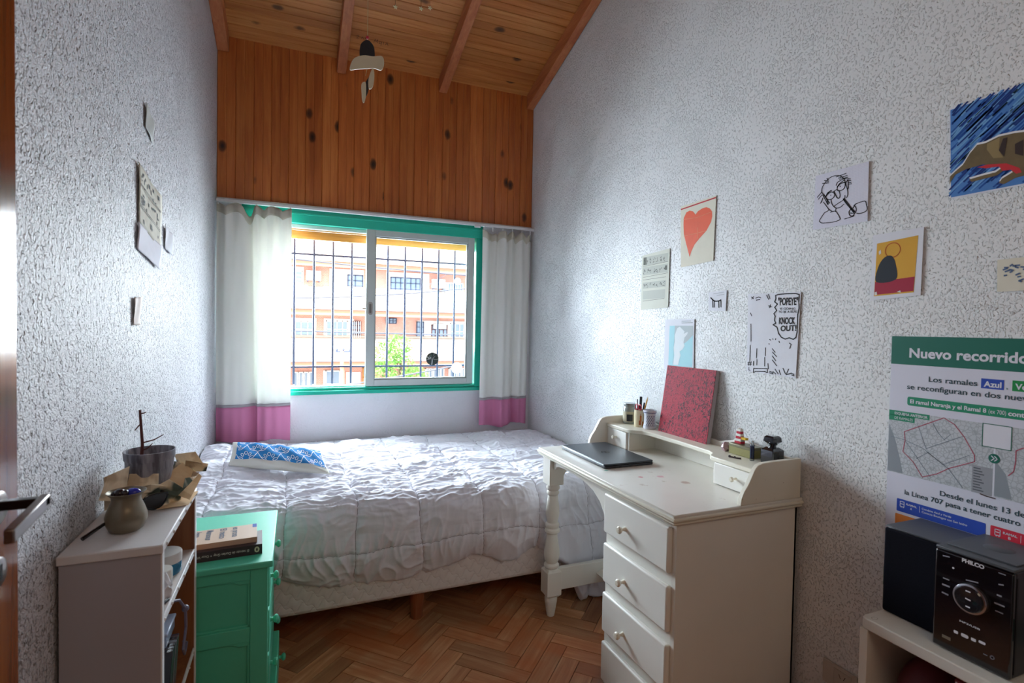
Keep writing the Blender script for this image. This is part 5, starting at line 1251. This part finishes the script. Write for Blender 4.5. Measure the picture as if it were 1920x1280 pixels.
    obj('headphone_jack', MB().lathe([(.0045, xf + .001), (.0045, xf - .0015), (.0025, xf - .0015), (.0025, xf)], (0, .6735, .663), 14, 0), paint('jack_grey', '#77737c', .4), r)
stereo()
def outlet():
    r = thing('wall_outlet', 'white wall socket plate low on the right wall beside the shelf unit', 'outlet', (XR, 1.18, .25))
    obj('plate', MB().box(XR - .008, XR, 1.118, 1.236, .205, .285), paint('outlet_white', '#c6bdb4', .4), r, bevel=.003)
    obj('socket_face', MB().box(XR - .011, XR - .007, 1.135, 1.195, .215, .275), paint('outlet_face', '#bdb4ab', .4), r, bevel=.002)
    sl = MB()
    for yy, s in ((1.158, 1), (1.174, -1)):
        sl.hexa([(XR - .0112, yy + s * .003, .25), (XR - .0112, yy + s * .003 - .002, .25), (XR - .009, yy + s * .003 - .002, .25), (XR - .009, yy + s * .003, .25)], [(XR - .0112, yy - s * .003, .263), (XR - .0112, yy - s * .003 - .002, .263), (XR - .009, yy - s * .003 - .002, .263), (XR - .009, yy - s * .003, .263)])
    sl.box(XR - .0112, XR - .009, 1.165, 1.167, .225, .237)
    obj('slot', sl, M_ink, r)
outlet()

# ------------------------------------------------------------------ DOOR (open against the left wall, at the frame's edge)
def door():
    Md = wood('varnished_door', '#5a2a12', '#7c3f1c', '#8f4d26', 2, .15, .05, False, spec=.5)
    d = obj('door_1', MB().box(-.442, -.402, .20, 1.055, .01, 2.25), Md, org=(-.42, .2, 0), kind='structure', bevel=.002)
    Mm = paint('handle_steel', '#8d8684', .3, metal=.9); Mdk = paint('handle_dark', '#2a2124', .35, metal=.6)
    obj('rosette', MB().lathe([(.024, -.402), (.024, -.396), (.020, -.394), (0, -.394)], (0, .985, 1.115), 24, 0), Mm, d)
    h = MB().box(-.396, -.340, .977, .993, 1.112, 1.126)
    obj('handle_neck', h, Mdk, d, bevel=.002)
    obj('handle', MB().hexa([(-.352, .993, 1.108), (-.340, .993, 1.108), (-.340, .993, 1.129), (-.352, .993, 1.129)], [(-.352, .882, 1.094), (-.340, .882, 1.094), (-.340, .882, 1.114), (-.352, .882, 1.114)]), Mm, d, bevel=.0025)
    obj('keyhole_plate', MB().lathe([(.022, -.402), (.022, -.397), (.018, -.395), (0, -.395)], (0, .985, 1.02), 24, 0), Mm, d)
    obj('keyhole', MB().box(-.3955, -.3945, .982, .988, 1.008, 1.032), M_ink, d)
door()

# ------------------------------------------------------------------ HANGING THINGS
def hanging():
    y = 2.30; zc = ceil_z(y)
    r = thing('hanging_ornament', 'cream and black wooden ornament hanging on a cord from the ceiling', 'ornament', (.268, y, 2.45))
    obj('cord', MB().tube([(.270, y, zc), (.268, y, 2.585)], .0013, 6), fabric('cord_cream', '#cdb98f'), r)
    Mb, Mc = paint('ornament_black', '#22232a', .5), paint('ornament_cream', '#ddd3b8', .5)
    def plate(poly, y0, m_, nm): return obj(nm, MB().prism(smooth_line(poly + [poly[0]], 4)[:-1], 1, y0, y0 + .006), m_, r, bevel=.001)
    plate([(.240, 2.50), (.240, 2.55), (.255, 2.572), (.268, 2.578), (.282, 2.572), (.296, 2.55), (.296, 2.50), (.268, 2.485)], y, Mb, 'black_plate')
    plate([(.198, 2.440), (.212, 2.485), (.250, 2.508), (.290, 2.512), (.328, 2.520), (.336, 2.490), (.325, 2.462), (.295, 2.464), (.262, 2.456), (.225, 2.446)], y - .008, Mc, 'cream_plate')
    obj('cord', MB().tube([(.268, y, 2.46), (.262, y, 2.43)], .0012, 6), fabric('cord_cream2', '#cdb98f'), r)
    plate([(.290, 2.465), (.297, 2.44), (.292, 2.39), (.276, 2.378), (.274, 2.42)], y - .004, Mc, 'cream_slat')
    plate([(.278, 2.43), (.274, 2.37), (.262, 2.345), (.256, 2.385)], y + .003, Mb, 'black_slat')
    plate([(.246, 2.392), (.262, 2.400), (.264, 2.35), (.258, 2.318), (.250, 2.322), (.246, 2.36)], y - .006, Mc, 'cream_slat')
    obj('red_bead', MB().ball((.268, y, 2.588), .007, 12, 8), paint('bead_red', '#c32c40', .35), r)
    # paper stars
    for k, (x, yy, z, lab) in enumerate(((.428, 2.58, 2.905, 'small cream star hanging by a thread, leftmost of three under the ceiling'), (.546, 2.56, 2.915, 'small cream star hanging by a thread, middle one of three under the ceiling'), (.592, 2.57, 2.935, 'small cream star hanging by a thread, rightmost of three under the ceiling'))):
        s = thing('hanging_star', lab, 'star', (x, yy, z), 'stars hanging from the ceiling')
        R = .011; pts = [((x + (R if i % 2 == 0 else R * .45) * math.sin(PI * i / 5 + .2 * k)), z + (R if i % 2 == 0 else R * .45) * math.cos(PI * i / 5 + .2 * k)) for i in range(10)]
        obj('star', MB().prism(pts, 1, yy - .002, yy + .002), paint('star_cream', '#e2dcb8', .5), s)
        obj('thread', MB().tube([(x, yy, z + R * .9), (x - .01, yy, ceil_z(yy) - .0)], .0006, 5), fabric('thread_dark', '#4a3a34'), s)
    # pencilled scribble on the ceiling
    Mp = paint('pencil_grey', '#4a3020', .7)
    F = Fc
    strokes('pencil_writing', F, [[(.455, .205), (.46, .235), (.468, .215), (.476, .236), (.48, .208)], [(.50, .222), (.488, .222), (.488, .208), (.50, .208), (.502, .225), (.502, .19)], [(.515, .206), (.515, .226)], [(.528, .205), (.536, .230), (.546, .205)], [(.532, .214), (.543, .214)], [(.345, .23), (.356, .238), (.36, .228), (.347, .212), (.362, .212)], [(.375, .214), (.382, .232), (.39, .214)], [(.40, .214), (.402, .234), (.412, .232), (.404, .222), (.414, .212)]], .0028, Mp, cl, .0006, False)
hanging()

# ------------------------------------------------------------------ OUTSIDE: terrace houses across the street
def outside():
    YF = 28.0
    st = struct('street_ground', MB().box(-30, 45, 4.2, 60, -3.3, -3.0), paint('street_grey', '#a8a49e', .9, .1, 2))
    Mbr = NT('brick_facade'); v = Mbr.coord(True); bt = Mbr.n('ShaderNodeTexBrick'); Mbr.l(Mbr.map(v, (1, 1, 1), (0, 0, 0), (PI / 2, 0, 0)), bt.inputs['Vector'])
    for k, val in (('Color1', (*lin('#c98f7d'), 1)), ('Color2', (*lin('#b98376'), 1)), ('Mortar', (*lin('#c9b8aa'), 1)), ('Scale', 4.2)): Mbr.set(bt, k, val)
    Mbr.color(bt.outputs[0]); Mbr.p(rough=.9); Mbr = Mbr.m
    Mren = paint('white_render', '#e8e4de', .9, .04, 3); Mtile = paint('pale_roof_tile', '#b8a898', .85, .12, 6); Mfas = paint('fascia_brick', '#c48a70', .9, .1, 6)
    Mgl = paint('window_dark_glass', '#8296aa', .15, .1, 3); Mfr = paint('window_frame_dark', '#3b4660', .5); Mwf = paint('window_frame_white', '#e6e6e6', .5)
    Mac = paint('ac_white', '#f0f0ee', .5)
    b = thing('terrace_house', 'brick and white terrace with pale tiled roofs across the street', 'house', (4.3, YF + 3, -3))
    obj('wall', MB().box(-18, 30, YF, YF + 8, -3, 4.4), Mbr, b)
    def roof(z0, y0, z1, y1):
        mb = MB(); n = 9
        for k in range(n):
            a, c_ = k / n, (k + 1) / n
            za, zc = z0 + (z1 - z0) * a, z0 + (z1 - z0) * c_; ya, yc = y0 + (y1 - y0) * a, y0 + (y1 - y0) * c_
            mb.hexa([(-18, ya, za - .02), (30, ya, za - .02), (30, ya, za + .07), (-18, ya, za + .07)], [(-18, yc + .1, zc - .02), (30, yc + .1, zc - .02), (30, yc + .1, zc + .03), (-18, yc + .1, zc + .03)])
        obj('roof', mb, Mtile, b, smooth=False)
    roof(4.5, YF - .9, 7.8, YF + 5); roof(2.15, YF - 1.5, 3.32, YF + .05); roof(-.32, YF - 1.7, .92, YF + .05)
    for z, y, zz in ((4.22, YF - .75, 4.50), (1.85, YF - 1.35, 2.12), (-.62, YF - 1.55, -.36)):
        obj('fascia', MB().box(-18, 30, y, y + .1, z, zz), Mfas, b)
        obj('gutter', MB().tube([(-18, y - .06, zz + .04), (30, y - .06, zz + .04)], .06, 6), paint('gutter_grey', '#6d7480', .5), b)
    def panel(x0, x1, z0, z1): obj('render_panel', MB().box(x0, x1, YF - .05, YF, z0, z1), Mren, b)
    def window(x0, x1, z0, z1, nx, nz, frame=Mfr, bars=0):
        f = MB(); y = YF - .10; t = .05
        f.box(x0, x1, y, YF, z0, z0 + t); f.box(x0, x1, y, YF, z1 - t, z1); f.box(x0, x0 + t, y, YF, z0, z1); f.box(x1 - t, x1, y, YF, z0, z1)
        for k in range(1, nx): xx = x0 + (x1 - x0) * k / nx; f.box(xx - .02, xx + .02, y, YF - .02, z0, z1)
        for k in range(1, nz): zz = z0 + (z1 - z0) * k / nz; f.box(x0, x1, y, YF - .02, zz - .02, zz + .02)
        w = obj('window', f, frame, b); obj('pane', MB().box(x0 + t, x1 - t, YF - .06, YF - .04, z0 + t, z1 - t), Mgl, w)
        if bars:
            g = MB()
            for k in range(bars): xx = x0 + (x1 - x0) * (k + .5) / bars; g.box(xx - .012, xx + .012, YF - .2, YF - .18, z0, z1)
            obj('window_bars', g, paint('white_bars', '#dcdcdc', .5), w)
    # upper storey
    panel(1.55, 3.2, 2.9, 4.2); panel(-.6, .35, 2.9, 4.2); panel(4.35, 6.6, 2.75, 4.2)
    window(2.40, 3.18, 3.35, 3.95, 2, 2); window(4.55, 6.15, 3.05, 3.95, 6, 3); window(-.05, .30, 3.4, 4.0, 1, 3, Mwf); window(7.3, 8.5, 2.85, 3.8, 4, 2, Mwf, 9)
    # middle storey
    panel(-.6, .95, .2, 1.7); panel(1.3, 2.75, .2, 1.7); panel(6.0, 9.4, .2, 1.7)
    window(-.05, .85, .75, 1.55, 3, 2, Mwf); window(1.40, 2.45, .75, 1.6, 4, 2, Mwf); window(2.6, 3.1, .7, 1.6, 3, 4, paint('dark_red_frame', '#5a2a2a', .6), 5)
    window(5.95, 6.35, .75, 1.65, 2, 3); window(6.75, 7.65, .7, 1.5, 4, 3, paint('dark_red_frame', '#5a2a2a', .6)); window(7.8, 8.6, .7, 1.6, 3, 2, Mwf); window(4.35, 4.9, 1.5, 1.8, 3, 2)
    for x0, x1, z in ((-.2, .95, .62), (1.3, 2.9, .60), (6.5, 7.7, .56), (7.7, 8.7, .52)): obj('window_ledge', MB().box(x0, x1, YF - .22, YF, z - .06, z), Mfas, b)
    # ground storey
    panel(-.6, .9, -3, -1.6); panel(1.3, 2.3, -3, -.9); panel(2.4, 3.1, -3, -1.0); panel(6.2, 9.4, -3, -1.5)
    window(1.4, 2.1, -1.6, -.9, 2, 1, Mwf); window(3.2, 3.75, -2.3, -.75, 1, 3, paint('ochre_door', '#b9853a', .6)); window(6.45, 7.5, -1.75, -.85, 5, 1, Mwf, 8); window(7.75, 8.7, -1.75, -.85, 4, 1, Mwf, 8); window(-.1, .85, -1.8, -.95, 4, 1, Mwf, 8)
    # air conditioners
    def ac(x0, x1, z0, z1, lab):
        r = thing('air_conditioner', lab, 'air conditioner', ((x0 + x1) / 2, YF - .2, z0), 'outdoor units on the house across the street')
        obj('case', MB().box(x0, x1, YF - .40, YF - .08, z0, z1), Mac, r, bevel=.02)
        cx, cz, R = x0 + (x1 - x0) * .42, (z0 + z1) / 2, (z1 - z0) * .38
        obj('fan_grille', MB().lathe([(R, YF - .40), (R, YF - .425), (R * .85, YF - .425), (R * .85, YF - .405), (0, YF - .405)], (cx, 0, cz), 18, 1), paint('ac_grille', '#d5d6d6', .6), r)
        obj('bracket', MB().box(x0 + .05, x0 + .1, YF - .38, YF - .002, z0 - .06, z0).box(x1 - .1, x1 - .05, YF - .38, YF - .002, z0 - .06, z0), Mfr, r)
    ac(.46, 1.13, 3.55, 4.02, 'white air conditioner unit on the far brick wall, leftmost upper one')
    ac(6.72, 7.4, 3.45, 3.92, 'white air conditioner unit under the far roof above another unit')
    ac(6.45, 7.0, 2.9, 3.36, 'white air conditioner unit on the far wall just below another unit')
    ac(6.85, 7.5, 1.28, 1.55, 'flat white air conditioner unit above the barred red window opposite')
    ac(5.15, 5.95, 1.95, 2.2, 'long white unit on the far gutter right of the tree top')
    # fence of the front garden
    fe = thing('garden_fence', 'pale metal bar fence in front of the house opposite', 'fence', (4, YF - 3, -3))
    for x0 in range(-4, 14):
        pn = MB()
        for k in range(8): pn.box(x0 + k * .125, x0 + k * .125 + .025, YF - 3.01, YF - 2.99, -2.9, -1.35)
        pn.box(x0, x0 + 1, YF - 3.02, YF - 2.98, -1.45, -1.41); pn.box(x0, x0 + 1, YF - 3.02, YF - 2.98, -2.8, -2.76)
        obj('fence_panel', pn, paint('fence_grey_white', '#d2d4d8', .5), fe)
    obj('fence_wall', MB().box(-4, 14, YF - 3.1, YF - 2.9, -3, -2.75), Mren, fe)
    # utility poles and cables
    for x, y, z1, w, hx, lab in ((1.72, 22, .35, .10, '#c79468', 'brown utility pole with insulators across the street'), (.78, 24, .75, .05, '#c9a890', 'thin chimney like pole left of the utility pole')):
        r = thing('utility_pole', lab, 'pole', (x, y, -3)); obj('pole', MB().tube([(x, y, -3), (x, y, z1)], [w, w * .75], 10), paint('pole_' + hx[1:], hx, .8), r)
        if z1 < .5:
            obj('crossarm', MB().box(x - .25, x + .35, y - .03, y + .03, z1 - .05, z1 + .01), Mfr, r)
            for k in range(3): obj('insulator', MB().lathe([(.03, 0), (.05, .05), (.02, .12), (0, .12)], (x - .2 + k * .25, y, z1 + .01), 8), Mfr, r)
    for x, y, z1, lab in ((-2.7, 18, 4.7, 'tall grey pole holding the power cables on the left'), (10.8, 19, 5.0, 'tall grey pole holding the power cables on the right')):
        r = thing('cable_pole', lab, 'pole', (x, y, -3)); obj('pole', MB().tube([(x, y, -3), (x, y, z1)], [.11, .08], 10), paint('pole_concrete', '#9a9791', .9), r)
    def cable(p, q, sag, lab, rad=.026):
        p, q = Vector(p), Vector(q)
        if p.y < 25: p, q = (Vector((w_.x * .9, w_.y - 2, 1.39 + (w_.z - 1.39) * .9)) for w_ in (p, q))
        pts = [p.lerp(q, t) + Vector((0, 0, -sag * 4 * t * (1 - t))) for t in np.linspace(0, 1, 14)]
        tag(obj('power_cable', MB().tube(pts, rad, 5), paint('cable_grey', '#4a4f5c', .6), org=tuple(p)), lab, 'cable', 'power cables over the street')
    cable((-3, 20, 2.2), (12, 21, 4.0), .35, 'dark power cable rising to the right across the far upper windows')
    cable((-3, 20, 1.25), (12, 21, 1.15), .1, 'dark power cable level with the far middle windows')
    cable((-3, 20, 3.85), (12, 21, 3.55), .15, 'dark power cable in front of the far upper fascia')
    cable((3.9, 27.5, 1.95), (7.6, 27.0, 4.32), .0, 'thin slanting cable running up across the far roof', .012)
    cable((-3, 20, -1.35), (12, 21, 1.05), .25, 'pale cable climbing from lower left past the tree')
    cable((-3, 20, 4.6), (12, 21, 5.0), .3, 'highest power cable in front of the far roof')
    # street tree
    rr = random.Random(21)
    t = thing('street_tree', 'bright green leafy tree on the pavement opposite', 'tree', (4.0, 20.5, -3))
    Mtk = paint('trunk_bark', '#6d5a48', .9, .2, 8)
    obj('trunk', MB().tube([(4.0, 20.5, -3), (3.95, 20.5, -2.0), (3.8, 20.5, -.8), (3.75, 20.5, .3)], [.13, .11, .08, .03], 8), Mtk, t)
    for e in ((3.1, 20.2, .0), (4.3, 20.8, -.5), (3.5, 20.1, .5), (4.4, 20.3, -1.2)): obj('branch', MB().tube([(3.9, 20.5, -1.6), ((3.9 + e[0]) / 2, 20.4, -.9 + .3), e], [.06, .04, .015], 6), Mtk, t)
    lm = NT('tree_leaf'); v = lm.coord(True); base = lm.mix(lm.noise(v, 5, 2), lin('#4f8f3a'), lin('#9cc46a')); lm.color(base); lm.p(rough=.6)
    tl = lm.n('ShaderNodeBsdfTranslucent'); lm.l(base, tl.inputs[0]); mx = lm.n('ShaderNodeMixShader'); mx.inputs[0].default_value = .35; lm.l(lm.b.outputs[0], mx.inputs[1]); lm.l(tl.outputs[0], mx.inputs[2]); lm.l(mx.outputs[0], lm.out.inputs[0])
    lf = MB()
    blobs = [((3.2, 20.4, .25), .62), ((3.65, 20.6, .55), .55), ((3.05, 20.2, -.5), .6), ((3.7, 20.4, -.35), .7), ((4.35, 20.6, -.7), .55), ((3.3, 20.3, -1.1), .6), ((4.0, 20.4, -1.35), .75), ((4.45, 20.5, -1.5), .5), ((3.5, 20.3, -1.9), .6)]
    for c_, R in blobs:
        for k in range(330):
            d = Vector((rr.gauss(0, 1), rr.gauss(0, 1), rr.gauss(0, 1))).normalized() * R * rr.uniform(.45, 1.05) ** .6
            p = Vector(c_) + d; a = Vector((rr.gauss(0, 1), rr.gauss(0, 1), rr.gauss(-.3, .6))).normalized(); bq = a.cross(Vector((rr.gauss(0, 1), rr.gauss(0, 1), rr.gauss(0, 1)))).normalized(); L_, w_ = rr.uniform(.07, .12), .035
            lf.add([p - a * L_, p - bq * w_, p + a * L_, p + bq * w_], [(0, 1, 2, 3)])
    obj('foliage', lf, lm.m, t, smooth=False, kind='stuff')
outside()
